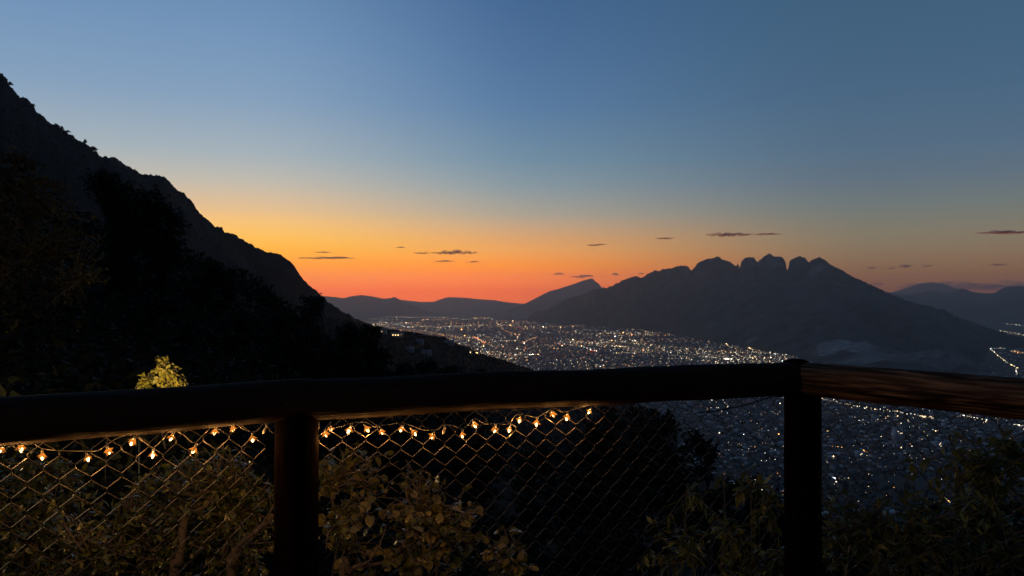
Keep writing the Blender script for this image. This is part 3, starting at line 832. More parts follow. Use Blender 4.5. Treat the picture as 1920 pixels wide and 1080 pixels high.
def in_blobs(blobs, n, shell=0.35):
    """points in a union of ellipsoids [(centre, radius vec)], more towards the skin"""
    vol = np.array([r[0] * r[1] * r[2] for _, r in blobs]) ** 0.67
    idx = RNG.choice(len(blobs), n, p=vol / vol.sum())
    d = RNG.normal(size=(n, 3)); d /= np.linalg.norm(d, axis=1)[:, None]
    rad = (shell + (1 - shell) * RNG.random(n)) ** 0.6
    C = np.array([b[0] for b in blobs])[idx]; R = np.array([b[1] for b in blobs])[idx]
    return C + d * R * rad[:, None]

def px_blobs(lst, squash=0.9):
    out = []
    for x, y, r, Z in lst:
        c = P(x, y, Z); m = r * Z / F
        out.append((tuple(c), (m, m, m * squash)))
    return out

def plant(name, label, cat, base, blobs, n_twigs, per_twig, leaf_kind, leaf_size, mleaf, mbark, stems=4, stem_r=0.02, twig_len=0.25,
          n_parts=0, trunk_name='branch', crown_name='foliage', droop=0.2, group=None, score=None, stem_from=None, amp=0.10):
    """a woody plant: stems from its base to the blobs, twigs, leaves; the n_parts leaves nearest the viewer are parts of their own"""
    base = np.array(base, float)
    root = empty(name, tuple(base))
    wood = MB()
    ctr = np.array([b[0] for b in blobs])
    nodes = []
    order = list(range(len(ctr)))
    for s in range(max(stems, 1)):
        tgt = ctr[order[s % len(order)]] + RNG.normal(size=3) * np.array(blobs[order[s % len(order)]][1]) * 0.35
        st = base + np.array([RNG.uniform(-1, 1), RNG.uniform(-1, 1), 0]) * stem_r * 2
        if stem_from is not None and s > 0:
            j = nodes[RNG.integers(len(nodes) // 3, max(len(nodes) // 3 + 1, 2 * len(nodes) // 3))]; st = j
        p = wiggle(st, tgt, 14, amp * 0.5)
        wood.tube(p - base, np.linspace(stem_r * (1.0 if s == 0 or stem_from is None else 0.6), stem_r * 0.25, 14), 7)
        nodes.extend(list(p[4:]))
    nodes = np.array(nodes)
    tips = in_blobs(blobs, n_twigs)
    Lp, Ld, Ls = [], [], []
    for t in tips:
        d2 = ((nodes - t) ** 2).sum(1); j = nodes[np.argmin(d2 * RNG.uniform(0.6, 1.4, len(d2)))]
        dist = np.linalg.norm(t - j)
        if dist < 1e-3: continue
        p = wiggle(j, t, 7, amp)
        wood.tube(p - base, np.linspace(min(stem_r * 0.30, 0.012 + stem_r * 0.1), stem_r * 0.06, 7), 4, False)
        seg = min(twig_len, dist)
        f0 = 1 - seg / dist
        for k in range(per_twig):
            f = f0 + (1 - f0) * (k + RNG.random()) / per_twig
            a = f * 6; i0 = min(5, int(a)); q = p[i0] + (p[i0 + 1] - p[i0]) * (a - i0)
            ax = p[i0 + 1] - p[i0]; ax /= np.linalg.norm(ax) + 1e-9
            r = RNG.normal(size=3); r -= ax * (r @ ax); r /= np.linalg.norm(r) + 1e-9
            dd = ax * 0.6 + r * 0.9; dd[2] -= droop * RNG.random() * 2
            Lp.append(q); Ld.append(dd); Ls.append(leaf_size * RNG.uniform(0.4, 1.35))
    Lp, Ld, Ls = np.array(Lp), np.array(Ld), np.array(Ls)
    roll = RNG.normal(size=len(Lp)) * 0.7
    new_obj(trunk_name, wood.mesh(trunk_name, True), root, mbark)
    sel = np.zeros(len(Lp), bool)
    if n_parts:
        px_ = 960 + Lp[:, 0] / Lp[:, 1] * F; py_ = HZ - (Lp[:, 2] - EYE) / Lp[:, 1] * F
        ok = (px_ > 0) & (px_ < 1920) & (py_ < 1080)
        sc_ = np.where(ok, np.linalg.norm(Lp - np.array([0, 0, EYE]), axis=1) + RNG.random(len(Lp)) * 0.15, 1e9)
        pick_ = np.argsort(sc_)[:n_parts]; pick_ = pick_[sc_[pick_] < 1e8]
        sel[pick_] = True
        V, Q, T = LEAF[leaf_kind]
        lm = mesh_np('leaf', V, [Q, T]); lm.materials.append(mleaf)
        R = rot_to(Ld[sel], roll[sel])
        for q, s, r in zip(Lp[sel], Ls[sel], R):
            o = new_obj('leaf', lm, root)
            m4 = Matrix(r.tolist()).to_4x4(); m4 = m4 @ Matrix.Diagonal((s * random.uniform(0.6, 1.2), s, s * random.uniform(0.4, 2.2), 1)); m4.translation = Vector(q - base)
            o.matrix_local = m4
    rest = ~sel
    if rest.any():
        me = leaves_mesh(crown_name, Lp[rest] - base, Ld[rest], Ls[rest], roll[rest], leaf_kind)
        o = new_obj(crown_name, me, root, mleaf)
        if n_parts: o['kind'] = 'stuff'
    tag(root, label, cat, group)
    return root

L_GLOSS = leaf_mat('glossy_leaf', (0.040, 0.062, 0.010), (0.11, 0.118, 0.022), 0.25, 0.5)
L_ROUND = leaf_mat('round_leaf', (0.048, 0.064, 0.012), (0.145, 0.122, 0.03), 0.32, 0.45)
L_RIGHT = leaf_mat('yellowing_leaf', (0.055, 0.075, 0.012), (0.15, 0.125, 0.02), 0.45, 0.25)
L_LIT = leaf_mat('broad_pale_leaf', (0.085, 0.095, 0.02), (0.15, 0.135, 0.032), 0.45, 0.4)
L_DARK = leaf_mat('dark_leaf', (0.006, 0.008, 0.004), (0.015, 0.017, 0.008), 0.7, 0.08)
L_OLIVE = leaf_mat('olive_leaf', (0.030, 0.034, 0.011), (0.062, 0.056, 0.018), 0.5, 0.3)

def gz(x, y): return hill_z(x, y)
def base_under(px_, py_, Z):
    c = P(px_, py_, Z); return (c.x, c.y, hill_z(c.x, c.y) - 0.05)

# trees on the hillside to the left and below
def tree(label, lst, n_leaf, leaf_size, material=None, Z=None, base_px=None, group=None):
    blobs = px_blobs(lst)
    Zm = sum(b[3] for b in lst) / len(lst)
    bx = base_px or sum(b[0] for b in lst) / len(lst)
    base = base_under(bx, 600, Zm)
    n_tw = max(60, n_leaf // 22)
    R_ = max(b[1][0] for b in blobs)
    return plant('broadleaf_tree', label, 'tree', base, blobs, n_tw, 22, 'card', leaf_size, material or L_DARK, M_BARKD, stems=len(lst) + 2, stem_r=0.02 * Zm ** 0.55,
                 twig_len=0.42 * R_, trunk_name='trunk', crown_name='crown', group=group, amp=0.07)

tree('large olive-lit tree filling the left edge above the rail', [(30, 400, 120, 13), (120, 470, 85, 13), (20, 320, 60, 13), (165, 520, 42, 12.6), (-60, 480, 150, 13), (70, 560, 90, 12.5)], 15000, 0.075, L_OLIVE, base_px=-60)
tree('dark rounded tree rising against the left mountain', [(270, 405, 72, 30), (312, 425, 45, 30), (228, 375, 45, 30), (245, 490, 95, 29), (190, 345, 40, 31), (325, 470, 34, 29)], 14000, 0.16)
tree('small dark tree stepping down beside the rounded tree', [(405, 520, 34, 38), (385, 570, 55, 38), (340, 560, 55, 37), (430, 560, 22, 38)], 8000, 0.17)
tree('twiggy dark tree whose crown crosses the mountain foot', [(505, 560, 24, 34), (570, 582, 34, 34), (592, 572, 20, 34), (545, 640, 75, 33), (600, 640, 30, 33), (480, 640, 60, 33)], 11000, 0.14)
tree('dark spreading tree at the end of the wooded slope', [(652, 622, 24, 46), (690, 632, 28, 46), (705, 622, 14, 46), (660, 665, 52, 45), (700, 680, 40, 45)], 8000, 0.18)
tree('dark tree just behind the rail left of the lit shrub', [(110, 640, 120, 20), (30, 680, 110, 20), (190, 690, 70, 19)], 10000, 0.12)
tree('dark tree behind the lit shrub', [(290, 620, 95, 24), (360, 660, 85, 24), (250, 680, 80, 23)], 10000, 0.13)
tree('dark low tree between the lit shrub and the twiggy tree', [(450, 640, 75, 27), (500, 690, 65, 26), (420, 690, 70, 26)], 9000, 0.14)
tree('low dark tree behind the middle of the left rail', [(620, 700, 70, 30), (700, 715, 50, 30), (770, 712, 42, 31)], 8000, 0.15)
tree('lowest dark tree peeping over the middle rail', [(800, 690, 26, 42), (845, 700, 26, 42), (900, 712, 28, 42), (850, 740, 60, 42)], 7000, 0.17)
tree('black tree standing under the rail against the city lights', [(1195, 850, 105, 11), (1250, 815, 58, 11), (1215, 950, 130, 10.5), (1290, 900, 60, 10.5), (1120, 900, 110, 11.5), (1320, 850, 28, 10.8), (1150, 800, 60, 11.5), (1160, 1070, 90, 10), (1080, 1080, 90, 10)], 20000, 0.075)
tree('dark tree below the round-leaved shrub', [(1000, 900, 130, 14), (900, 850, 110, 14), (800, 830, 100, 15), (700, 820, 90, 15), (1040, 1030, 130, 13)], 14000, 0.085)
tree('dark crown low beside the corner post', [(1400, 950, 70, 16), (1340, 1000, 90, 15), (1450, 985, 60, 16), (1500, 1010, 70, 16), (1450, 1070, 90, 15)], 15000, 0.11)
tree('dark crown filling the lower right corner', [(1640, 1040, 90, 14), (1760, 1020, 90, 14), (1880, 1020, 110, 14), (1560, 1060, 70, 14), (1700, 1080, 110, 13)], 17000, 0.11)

plant('twiggy_bush', 'leggy bush with bare twigs against the sunset at the slope end', 'bush', base_under(590, 600, 30), px_blobs([(598, 556, 9, 30), (606, 560, 8, 30), (590, 566, 12, 30)]), 40, 4, 'card', 0.07, L_DARK, M_BARKD,
      stems=7, stem_r=0.035, twig_len=0.2, trunk_name='branch', crown_name='foliage', amp=0.12)

# undergrowth over the near hillside
def undergrowth(n):
    r = 5.0 * (170.0 / 5.0) ** RNG.random(n); a = np.radians(RNG.uniform(-42, 34, n))
    x, y = r * np.sin(a), r * np.cos(a)
    z = np.array([hill_z(p, q) for p, q in zip(x, y)])
    size = 0.09 + 0.0065 * r
    z = z + RNG.random(n) ** 1.5 * (0.5 + 0.022 * r)
    d = RNG.normal(size=(n, 3)); d[:, 2] = np.abs(d[:, 2]) * 0.6
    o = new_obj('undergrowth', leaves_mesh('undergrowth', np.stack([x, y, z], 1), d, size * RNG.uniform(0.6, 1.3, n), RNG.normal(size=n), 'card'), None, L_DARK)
    tag(o, 'dark undergrowth covering the steep slope below the deck', 'undergrowth', kind='stuff')
undergrowth(60000)

# woods on the spur and on the near mountain, too far to tell apart
def woods(name, sky, depth, runs, n, smin, smax, label, yend, material=None):
    pts, szs = [], []
    dg = bpy.context.evaluated_depsgraph_get()
    from mathutils.bvhtree import BVHTree
    o = bpy.data.objects[name]
    bv = BVHTree.FromPolygons([v.co[:] for v in o.data.vertices], [p.vertices[:] for p in o.data.polygons])
    org = Vector((0, 0, EYE)); tries = 0
    xs_ = [a for a, b in sky]; ys_ = [b for a, b in sky]
    while len(pts) < n and tries < n * 4:
        tries += 1
        x_ = random.uniform(max(-20, xs_[0]), xs_[-1]); top = np.interp(x_, xs_, ys_)
        y_ = top + 1.5 + (yend - top) * random.random() ** 1.6
        if y_ < top: continue
        d = (P(x_, y_, 100) - org).normalized()
        h = bv.ray_cast(org, d)
        if h[0] is None: continue
        pts.append(h[0][:]); szs.append(random.uniform(smin, smax))
    return scatter_clumps('woods', pts, szs, material or M_TREEFAR, label)
bpy.context.view_layer.update()
woods('forested_spur', SPUR_SKY, None, None, 5200, 1.4, 3.4, 'dark woods covering the low spur that runs to the city', 760)
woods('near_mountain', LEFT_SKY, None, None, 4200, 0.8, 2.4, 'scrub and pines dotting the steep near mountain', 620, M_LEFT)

# single pines on the skyline of the near mountain
pine_t = []
def pine_mesh():
    b = MB(); t = MB()
    t.tube([(0, 0, 0), (0.15, 0, 0.5), (0.1, 0, 1.0)], [0.05, 0.04, 0.015], 5)
    for k in range(9):
        z = 0.38 + 0.62 * k / 9; r = 0.30 * (1.05 - z) + 0.06; a = k * 2.4
        V, T = CL[k % 5]
        b.raw(V * np.array([r, r, 0.09]) + np.array([0.12 + 0.7 * r * math.cos(a), 0.7 * r * math.sin(a), z]), None, T)
    return t.mesh('trunk'), b.mesh('crown')
pt, pc = pine_mesh(); pt.materials.append(M_BARKD); pc.materials.append(M_TREEFAR)
for k, (x_, s) in enumerate([(18, 6), (44, 8), (68, 8), (104, 10), (113, 8), (120, 7), (131, 8), (141, 9), (150, 8), (158, 10), (166, 7), (174, 9), (181, 8), (272, 7), (404, 6), (438, 6)]):
    x_ += random.uniform(-6, 6)
    y_ = np.interp(x_, [a for a, b in LEFT_SKY], [b for a, b in LEFT_SKY]); Z_ = np.interp(x_, [a for a, b in LEFT_DEPTH], [b for a, b in LEFT_DEPTH])
    c = P(x_, y_ + 3.5, Z_ - 4); r = empty('pine_tree', c); r.rotation_euler = (0, 0, k * 1.3); s *= random.uniform(0.55, 1.15); r.scale = (s * random.uniform(1.0, 2.0), s * random.uniform(1.0, 2.0), s * random.uniform(0.7, 1.0))
    new_obj('trunk', pt, r); new_obj('crown', pc, r)
    tag(r, 'small wind-bent pine standing on the skyline of the near mountain', 'tree', 'pines along the near mountain skyline')

# houses on the spur
M_HWALL = noisy('house_wall', (0.30, 0.28, 0.25), (0.40, 0.38, 0.34), 0.6, 0.9)
M_HROOF = noisy('house_roof', (0.16, 0.15, 0.15), (0.26, 0.25, 0.25), 0.6, 0.9)
M_WIN = emit_mat('house_window', (1.0, 0.62, 0.25), 3.0)
from mathutils.bvhtree import BVHTree
_sp = bpy.data.objects['forested_spur']
_bv = BVHTree.FromPolygons([v.co[:] for v in _sp.data.vertices], [p.vertices[:] for p in _sp.data.polygons])
def spur_house(px_, py_, w, lit, label):
    org = Vector((0, 0, EYE)); h = _bv.ray_cast(org, (P(px_, py_, 100) - org).normalized())
    c = h[0] if h[0] else P(px_, py_, 1200)
    t = empty('hill_house', c + Vector((0, 0, -2))); t.rotation_euler = (0, 0, random.uniform(-0.4, 0.4))
    MB().box((0, 0, 4), (w, 9, 8)).build('wall', M_HWALL, t)
    rv = [(-w / 2 - .6, -5.2, 8), (w / 2 + .6, -5.2, 8), (w / 2 + .6, 5.2, 8), (-w / 2 - .6, 5.2, 8), (-w / 2 - .6, 0, 10.4), (w / 2 + .6, 0, 10.4)]
    MB().raw(rv, [[0, 1, 5, 4], [2, 3, 4, 5], [3, 2, 1, 0]], [[0, 4, 3], [1, 2, 5]]).build('roof', M_HROOF, t)
    for q in range(3):
        MB().box(((q - 1) * w * 0.3, -4.6, 5), (1.8, 0.4, 2.0)).build('window', M_WIN if q < lit else M_METAL, t)
    tag(t, label, 'house', 'houses on the wooded spur')
spur_house(743, 631, 16, 3, 'house on the wooded spur with warm lit windows')
spur_house(720, 625, 8, 1, 'small house with one light left of the lit house on the spur')
spur_house(754, 630, 7, 1, 'small house with one light right of the lit house on the spur')
spur_house(787, 645, 13, 0, 'unlit grey-roofed house high on the spur')
spur_house(769, 659, 14, 0, 'unlit grey house low on the spur, left one of the pair')
spur_house(799, 665, 18, 0, 'unlit grey house low on the spur, right one of the pair')
spur_house(895, 664, 9, 2, 'lit house at the edge of the spur before the city')
spur_house(883, 663, 6, 1, 'tiny lit cabin beside the lit house at the spur edge')
spur_house(840, 646, 22, 0, 'long unlit house under the crest of the spur')

# ------------------------------------------------------------------ deck and fence
def plan(px_, y_top):
    Z = 0.257 * F / (y_top - HZ); return Vector(((px_ - 960) / F * Z, Z, 0))
A = plan(0, 745); B = plan(556, 712); C = plan(1500, 678.5); D = plan(1920, 710.5)
A = B + (A - B) * 1.9                      # the left rail runs on out of view
D = C + (D - C) * 2.2
RR = 0.0585
RZ = EYE - 0.257 - RR

dv = [(-6, -3, 0), (6, -3, 0), (D.x + 0.3, D.y - 0.3, 0), (D.x, D.y, 0), (C.x, C.y, 0), (B.x, B.y, 0), (A.x, A.y, 0), (-6, A.y, 0)]
b_ = MB()
n = len(dv)
me = bpy.data.meshes.new('deck_floor')
vv = [(x, y, 0.0) for x, y, _ in dv] + [(x, y, -0.08) for x, y, _ in dv]
me.from_pydata(vv, [], [list(range(n)), list(range(2 * n - 1, n - 1, -1))] + [[k, (k + n), ((k + 1) % n) + n, (k + 1) % n] for k in range(n)])
me.update()
tag(new_obj('deck_floor', me, None, M_DECK), kind='structure')

fence = empty('log_fence', (B.x, B.y, 0))
tag(fence, 'dark log railing with round posts and chain-link wire along the deck edge', 'fence')
FB = Vector((B.x, B.y, 0))

def log_mesh(length, r, seed, taper=0.0, n=130, sides=36, dome=False, bow=0.0):
    """a barked log along +X with knots, flutes and rounded ends"""
    V = []
    for i in range(n):
        t = i / (n - 1); x = t * length
        e = min(t, 1 - t) * length
        rr = r * (1 + taper * (t - 0.5))
        if e < 0.012: rr *= 0.90 + 0.10 * (e / 0.012)
        for j in range(sides):
            a = j * 2 * math.pi / sides
            k = 1 + 0.085 * noise.noise(Vector((x * 2.6, math.cos(a) * 1.1 + seed, math.sin(a) * 1.1))) + 0.025 * noise.noise(Vector((x * 11.0, math.cos(a) * 2.5 + seed, math.sin(a) * 2.5))) + 0.018 * noise.noise(Vector((x * 1.5, math.cos(a) * 7 + seed, math.sin(a) * 7)))
            V.append((x, rr * k * math.cos(a), rr * k * math.sin(a) + bow * math.sin(t * math.pi)))
    i = np.arange(n - 1)[:, None] * sides; j = np.arange(sides)[None, :]; k = (j + 1) % sides
    Q = np.stack([i + j, i + sides + j, i + sides + k, i + k], -1).reshape(-1, 4)
    V += [(0.0, 0, 0), (length, 0, 0)]
    c0, c1 = n * sides, n * sides + 1
    jj = np.arange(sides); kk = (jj + 1) % sides
    T = np.vstack([np.stack([np.full(sides, c0), jj, kk], -1), np.stack([np.full(sides, c1), (n - 1) * sides + kk, (n - 1) * sides + jj], -1)])
    return mesh_np('log', V, [Q, T], True)

def rail(p, q, r, seed, label, z0=0.0, z1=0.0, taper=0.0, ext0=0.0, ext1=0.0):
    d = (q - p); L_ = d.length; d.normalize()
    p = p - d * ext0; L_ += ext0 + ext1
    o = new_obj('rail', log_mesh(L_, r, seed, taper), fence, M_LOG)
    zz = math.atan2(z1 - z0, L_)
    o.location = Vector((p.x, p.y, RZ + z0)) - FB
    o.rotation_euler = (0, -zz, math.atan2(d.y, d.x))
    if label: o['label'] = label
    return o
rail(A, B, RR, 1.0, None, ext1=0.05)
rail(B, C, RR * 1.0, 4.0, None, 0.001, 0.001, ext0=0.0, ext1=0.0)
rail(C, D, RR * 1.03, 8.0, 'brown log rail right of the corner post, its lit tone put into the colour', 0.0, 0.0, ext0=-0.012).data.materials[0] = M_LOG_LIT

def post(at, r, top, seed, dome=0.02):
    m = log_mesh(top + 0.7, r, seed, n=60)
    o = new_obj('post', m, fence, M_POST)
    o.location = Vector((at.x, at.y, -0.7)) - FB; o.rotation_euler = (0, -math.pi / 2, 0)
    return o
nB = Vector((0.30, -0.95, 0))
post(B + Vector((0, 0.006, 0)), 0.0625, RZ - 0.02, 21.0)
cp = post(C + Vector((0.012, 0.01, 0)), 0.065, RZ + 0.045, 33.0)
V, T = clump_template(3.1, 2)
cap = MB().raw(V * np.array([0.046, 0.046, 0.014]), None, T).build('post_cap', M_POST, fence, True)
cap.location = Vector((C.x - 0.012, C.y + 0.01, RZ + RR - 0.004)) - FB
post(A, 0.0625, RZ - 0.02, 41.0); post(D, 0.0625, RZ - 0.02, 47.0)
# nails and splinters
for (pp, s) in ((P(1441, 708, C.y - 0.06), 0.004), (P(1568, 713, C.y - 0.10), 0.005)):
    V, T = CL[0]
    MB().raw(V * s, None, T).build('nail_head', M_WIRE, fence).location = pp - FB

for k, (x_, y_) in enumerate(((462, 768), (478, 766), (500, 765), (520, 761), (540, 758))):
    pp = P(x_, y_, B.y - 0.07 - 0.10 * (556 - x_) / 100 * 0.35)
    MB().tube([(-0.007, 0, -0.0006), (0, -0.002, 0), (0.007, 0, 0.0008)], [0.0008, 0.0012, 0.0008], 5).build('staple', M_WIRE, fence).location = pp - FB

# chain-link wire: every wire of the weave is a part
DWX, DWZ, WR = 0.067, 0.0705, 0.00125
def panel(p, q, inset0, inset1, zt, zb, seed, sag=0.0):
    d = (q - p); L_ = d.length; d.normalize(); nrm = Vector((d.y, -d.x, 0))
    mesh_e = empty('chain_link_mesh', Vector((p.x, p.y, 0)) - FB); mesh_e.parent = fence
    x0, x1 = inset0, L_ - inset1
    nw = int((x1 - x0) / (DWX / 2))
    rows = int((zt - zb) / (DWZ / 2))
    def node(kc, j, side, dz):
        x = x0 + kc * DWX / 2 + 0.009 * noise.noise(Vector((kc * 0.13, j * 0.12, seed)))
        z = zt - j * DWZ / 2 + 0.010 * noise.noise(Vector((kc * 0.12, j * 0.10, seed + 9))) - sag * math.sin(min(1, max(0, (x - x0) / (x1 - x0))) * math.pi)
        depth = 0.016 * noise.noise(Vector((kc * 0.10, j * 0.09, seed + 5)))
        return x, z + dz, depth + side
    for k in range(nw):
        path = []
        for j in range(rows + 1):
            right = (j + k) % 2
            kc = k + right
            x, z, dp = node(kc, j, 0.0, 0.0)
            s = -1 if right else 1
            # the wire turns round its neighbour: two points at the bend, front then back
            path.append((x + s * 0.0016, z + 0.0065, dp + 0.0024)); path.append((x - s * 0.0016 * 0, z, dp)); path.append((x + s * 0.0016, z - 0.0065, dp - 0.0024))
        W = np.array([[d.x * a + nrm.x * c, d.y * a + nrm.y * c, b] for a, b, c in path])
        MB().tube(W, WR, 5, False).build('wire', M_WIRE, mesh_e, True)
    # top strand that carries the mesh
    xs_ = np.linspace(x0, x1, 40)
    W = np.array([[d.x * a, d.y * a, zt - 0.004 - sag * math.sin((a - x0) / (x1 - x0) * math.pi) + 0.002 * math.sin(a * 17)] for a in xs_])
    MB().tube(W, WR * 1.2, 5, False).build('top_strand', M_WIRE, mesh_e, True)
    return d, nrm
ZT = RZ - RR + 0.004
panel(A, B, 0.065, 0.066, ZT, 0.30, 1.0)
panel(B, C, 0.066, 0.066, ZT, 0.30, 2.0)
panel(C, D, 0.068, 0.065, ZT, 0.15, 3.0)
# slack tie wire from the corner post
pp = [(1308, 773), (1330, 772), (1360, 767), (1390, 761), (1420, 753), (1445, 744), (1466, 743)]
def on_fence(px_, py_, p, q, off):
    d = (q - p).normalized(); nrm = Vector((d.y, -d.x, 0)); p0 = p + nrm * off
    r = Vector(((px_ - 960) / F, 1.0, (HZ - py_) / F))
    t = (p0.x * nrm.x + p0.y * nrm.y) / (r.x * nrm.x + r.y * nrm.y)
    return Vector((0, 0, EYE)) + r * t
W = np.array([on_fence(x, y, B, C, 0.004)[:] for x, y in pp]) - np.array(FB[:])
MB().tube(W, 0.0022, 5, False).build('tie_wire', M_METAL, fence, True)

# ------------------------------------------------------------------ string of fairy lights
BULBS_L = [(3, 843), (40, 840), (80, 855), (165, 859), (204, 845), (249, 828), (287, 852), (322, 820), (364, 843), (403, 809), (437, 804), (474, 822), (497, 806, 0)]
BULBS_R = [(620, 803), (611, 813), (655, 806), (688, 804), (716, 809), (753, 804), (776, 811), (811, 817), (832, 808, 0), (867, 815), (890, 796), (928, 805),
           (955, 805), (974, 787), (1006, 793), (1037, 776), (1063, 782), (1105, 771)]
string = empty('fairy_light_string', (B.x, B.y, RZ - 0.1))
tag(string, 'string of glowing amber fairy lights woven through the wire under the rail', 'string lights')
SB = Vector(string.location)
M_BULB = emit_mat('bulb_glow', (1.0, 0.60, 0.20), 16.0)
M_CORE = emit_mat('bulb_core', (1.0, 0.54, 0.19), 9.0)
M_STAR = emit_mat('amber_star_glow', (1.0, 0.28, 0.03), 0.8)  # amber halo round each bulb, put into the petals' own emission
M_OFF = noisy('unlit_bulb', (0.5, 0.42, 0.25), (0.6, 0.5, 0.3), 30, 0.3)
def star_mesh():
    """five-petalled amber plastic shade, opening downward"""
    V, T = [(0, 0, 0.012)], []
    n = 5
    for k in range(n * 2):
        a = k * math.pi / n
        r = 0.0150 if k % 2 == 0 else 0.0070
        V.append((r * math.cos(a), r * math.sin(a), -0.004 if k % 2 == 0 else 0.002))
    for k in range(n * 2): T.append((0, 1 + k, 1 + (k + 1) % (n * 2)))
    V2 = [(x * 0.8, y * 0.8, z - 0.0015) for x, y, z in V]
    m = len(V)
    for k in range(n * 2): T.append((m, m + 1 + (k + 1) % (n * 2), m + 1 + k))
    return mesh_np('star_shade', V + V2, np.array(T))
def drop_mesh():
    prof = [(0.0012, 0.010), (0.0030, 0.007), (0.0042, 0.002), (0.0046, -0.003), (0.0036, -0.008), (0.0014, -0.0115)]
    V, Q = [], []
    s = 10
    for r, z in prof:
        for k in range(s): V.append((r * math.cos(k * 2 * math.pi / s), r * math.sin(k * 2 * math.pi / s), z))
    for i in range(len(prof) - 1):
        for k in range(s): Q.append((i * s + k, i * s + (k + 1) % s, (i + 1) * s + (k + 1) % s, (i + 1) * s + k))
    V += [(0, 0, 0.011), (0, 0, -0.0122)]
    T = [(len(V) - 2, (k + 1) % s, k) for k in range(s)] + [(len(V) - 1, (len(prof) - 1) * s + k, (len(prof) - 1) * s + (k + 1) % s) for k in range(s)]
    return mesh_np('bulb', V, [np.array(Q), np.array(T)], True)
DROP_M, STAR_M = drop_mesh(), star_mesh()
DROP_M.materials.append(M_CORE); STAR_M.materials.append(M_STAR)
DROP_OFF = DROP_M.copy(); DROP_OFF.materials.clear(); DROP_OFF.materials.append(M_OFF)
SOCK_M = MB().tube([(0, 0, 0.009), (0, 0, 0.019)], [0.0036, 0.0032], 8).mesh('socket', True); SOCK_M.materials.append(M_CABLE)
BULB_W = 0.36
def add_bulbs(lst, p, q, off):
    cable = []
    for k, b in enumerate(lst):
        lit = len(b) == 2
        w = on_fence(b[0], b[1], p, q, off + 0.006 * math.sin(k * 1.7))
        o = new_obj('bulb', DROP_M if lit else DROP_OFF, string)
        o.location = w - SB
        o.rotation_euler = (random.uniform(-0.5, 0.5), random.uniform(-0.5, 0.5), random.uniform(0, 6)); o.scale = (random.uniform(0.8, 1.05),) * 3
        new_obj('socket', SOCK_M, o)
        if lit:
            s = new_obj('star_shade', STAR_M, o); s.rotation_euler = (random.uniform(-0.3, 0.3), random.uniform(-0.3, 0.3), random.uniform(0, 6))
            ld = bpy.data.lights.new('bulb_light', 'POINT'); ld.energy = BULB_W * random.uniform(0.6, 1.3); ld.color = (1.0, 0.44, 0.11); ld.shadow_soft_size = 0.006
            lo = new_obj('bulb_light', ld, string); lo.location = w - SB + Vector((0, 0, -0.016))
        cable.append(np.array(w[:]) + np.array([0, 0, 0.019]))
        if k < len(lst) - 1:
            w2 = on_fence(lst[k + 1][0], lst[k + 1][1], p, q, -0.004)
            m_ = (np.array(w[:]) + np.array(w2[:])) / 2 + np.array([0, 0, 0.016 + random.uniform(-0.006, 0.010)])
            cable.append(m_)
    return cable
cabL = add_bulbs(BULBS_L, A, B, -0.022); cabR = add_bulbs(BULBS_R, B, C, -0.008)
first = on_fence(-40, 848, A, B, 0.006)
around = [np.array(on_fence(516, 812, A, B, 0.01)[:]), np.array([B.x - 0.03, B.y + 0.08, cabL[-1][2] - 0.01]), np.array([B.x + 0.04, B.y + 0.08, cabL[-1][2] - 0.01]), np.array(on_fence(597, 818, B, C, 0.01)[:])]
tail = [np.array(on_fence(1090, 762, B, C, 0.01)[:]), np.array(on_fence(1075, 764, B, C, 0.004)[:])]
pts_ = np.array([np.array(first[:])] + cabL + around + cabR + tail)
# smooth the cable with a Catmull-Rom pass
def catmull(P_, m_=5):
    out = []
    Pp = np.vstack([2 * P_[0] - P_[1], P_, 2 * P_[-1] - P_[-2]])
    for i in range(1, len(Pp) - 2):
        for s in range(m_):
            t = s / m_
            out.append(0.5 * ((2 * Pp[i]) + (-Pp[i - 1] + Pp[i + 1]) * t + (2 * Pp[i - 1] - 5 * Pp[i] + 4 * Pp[i + 1] - Pp[i + 2]) * t * t + (-Pp[i - 1] + 3 * Pp[i] - 3 * Pp[i + 1] + Pp[i + 2]) * t ** 3))
    out.append(P_[-1]); return np.array(out)
MB().tube(catmull(pts_) - np.array(SB[:]), 0.0013, 5, False).build('cable', M_CABLE, string, True)

# ------------------------------------------------------------------ shrubs beyond the fence
def shrub(label, lst, n_twigs, per, kind, size, material, base_px, Zb, n_parts, stems=5, stem_r=0.016, twig=0.22, droop=0.25):
    return plant('shrub', label, 'shrub', base_under(base_px, 1100, Zb), px_blobs(lst, 0.95), n_twigs, per, kind, size, material, M_BARK, stems=stems, stem_r=stem_r,
                 twig_len=twig, n_parts=n_parts, droop=droop, amp=0.09)
shrub('small-leaved glossy shrub behind the wire at the left edge', [(60, 960, 110, 2.38), (150, 1040, 120, 2.30), (10, 1060, 120, 2.30), (-30, 900, 80, 2.46), (110, 900, 55, 2.54)], 560, 13, 'oval', 0.024, L_GLOSS, 90, 2.6, 220)
shrub('glossy shrub with a pale trunk just left of the left post', [(330, 960, 105, 2.52), (420, 900, 80, 2.60), (260, 1040, 110, 2.44), (440, 1020, 90, 2.52), (480, 940, 50, 2.60), (330, 880, 45, 2.69)], 600, 13, 'oval', 0.025, L_GLOSS, 335, 2.6, 240, stem_r=0.022)
shrub('round-leaved shrub behind the wire right of the left post', [(690, 1000, 100, 2.73), (650, 900, 70, 2.82), (780, 1010, 90, 2.73), (860, 1000, 80, 2.82), (940, 1040, 65, 2.82), (730, 880, 55, 2.90), (640, 850, 45, 2.90), (800, 900, 42, 2.90), (860, 960, 50, 2.82)], 270, 6, 'round', 0.033, L_ROUND, 690, 2.9, 260, stem_r=0.018)
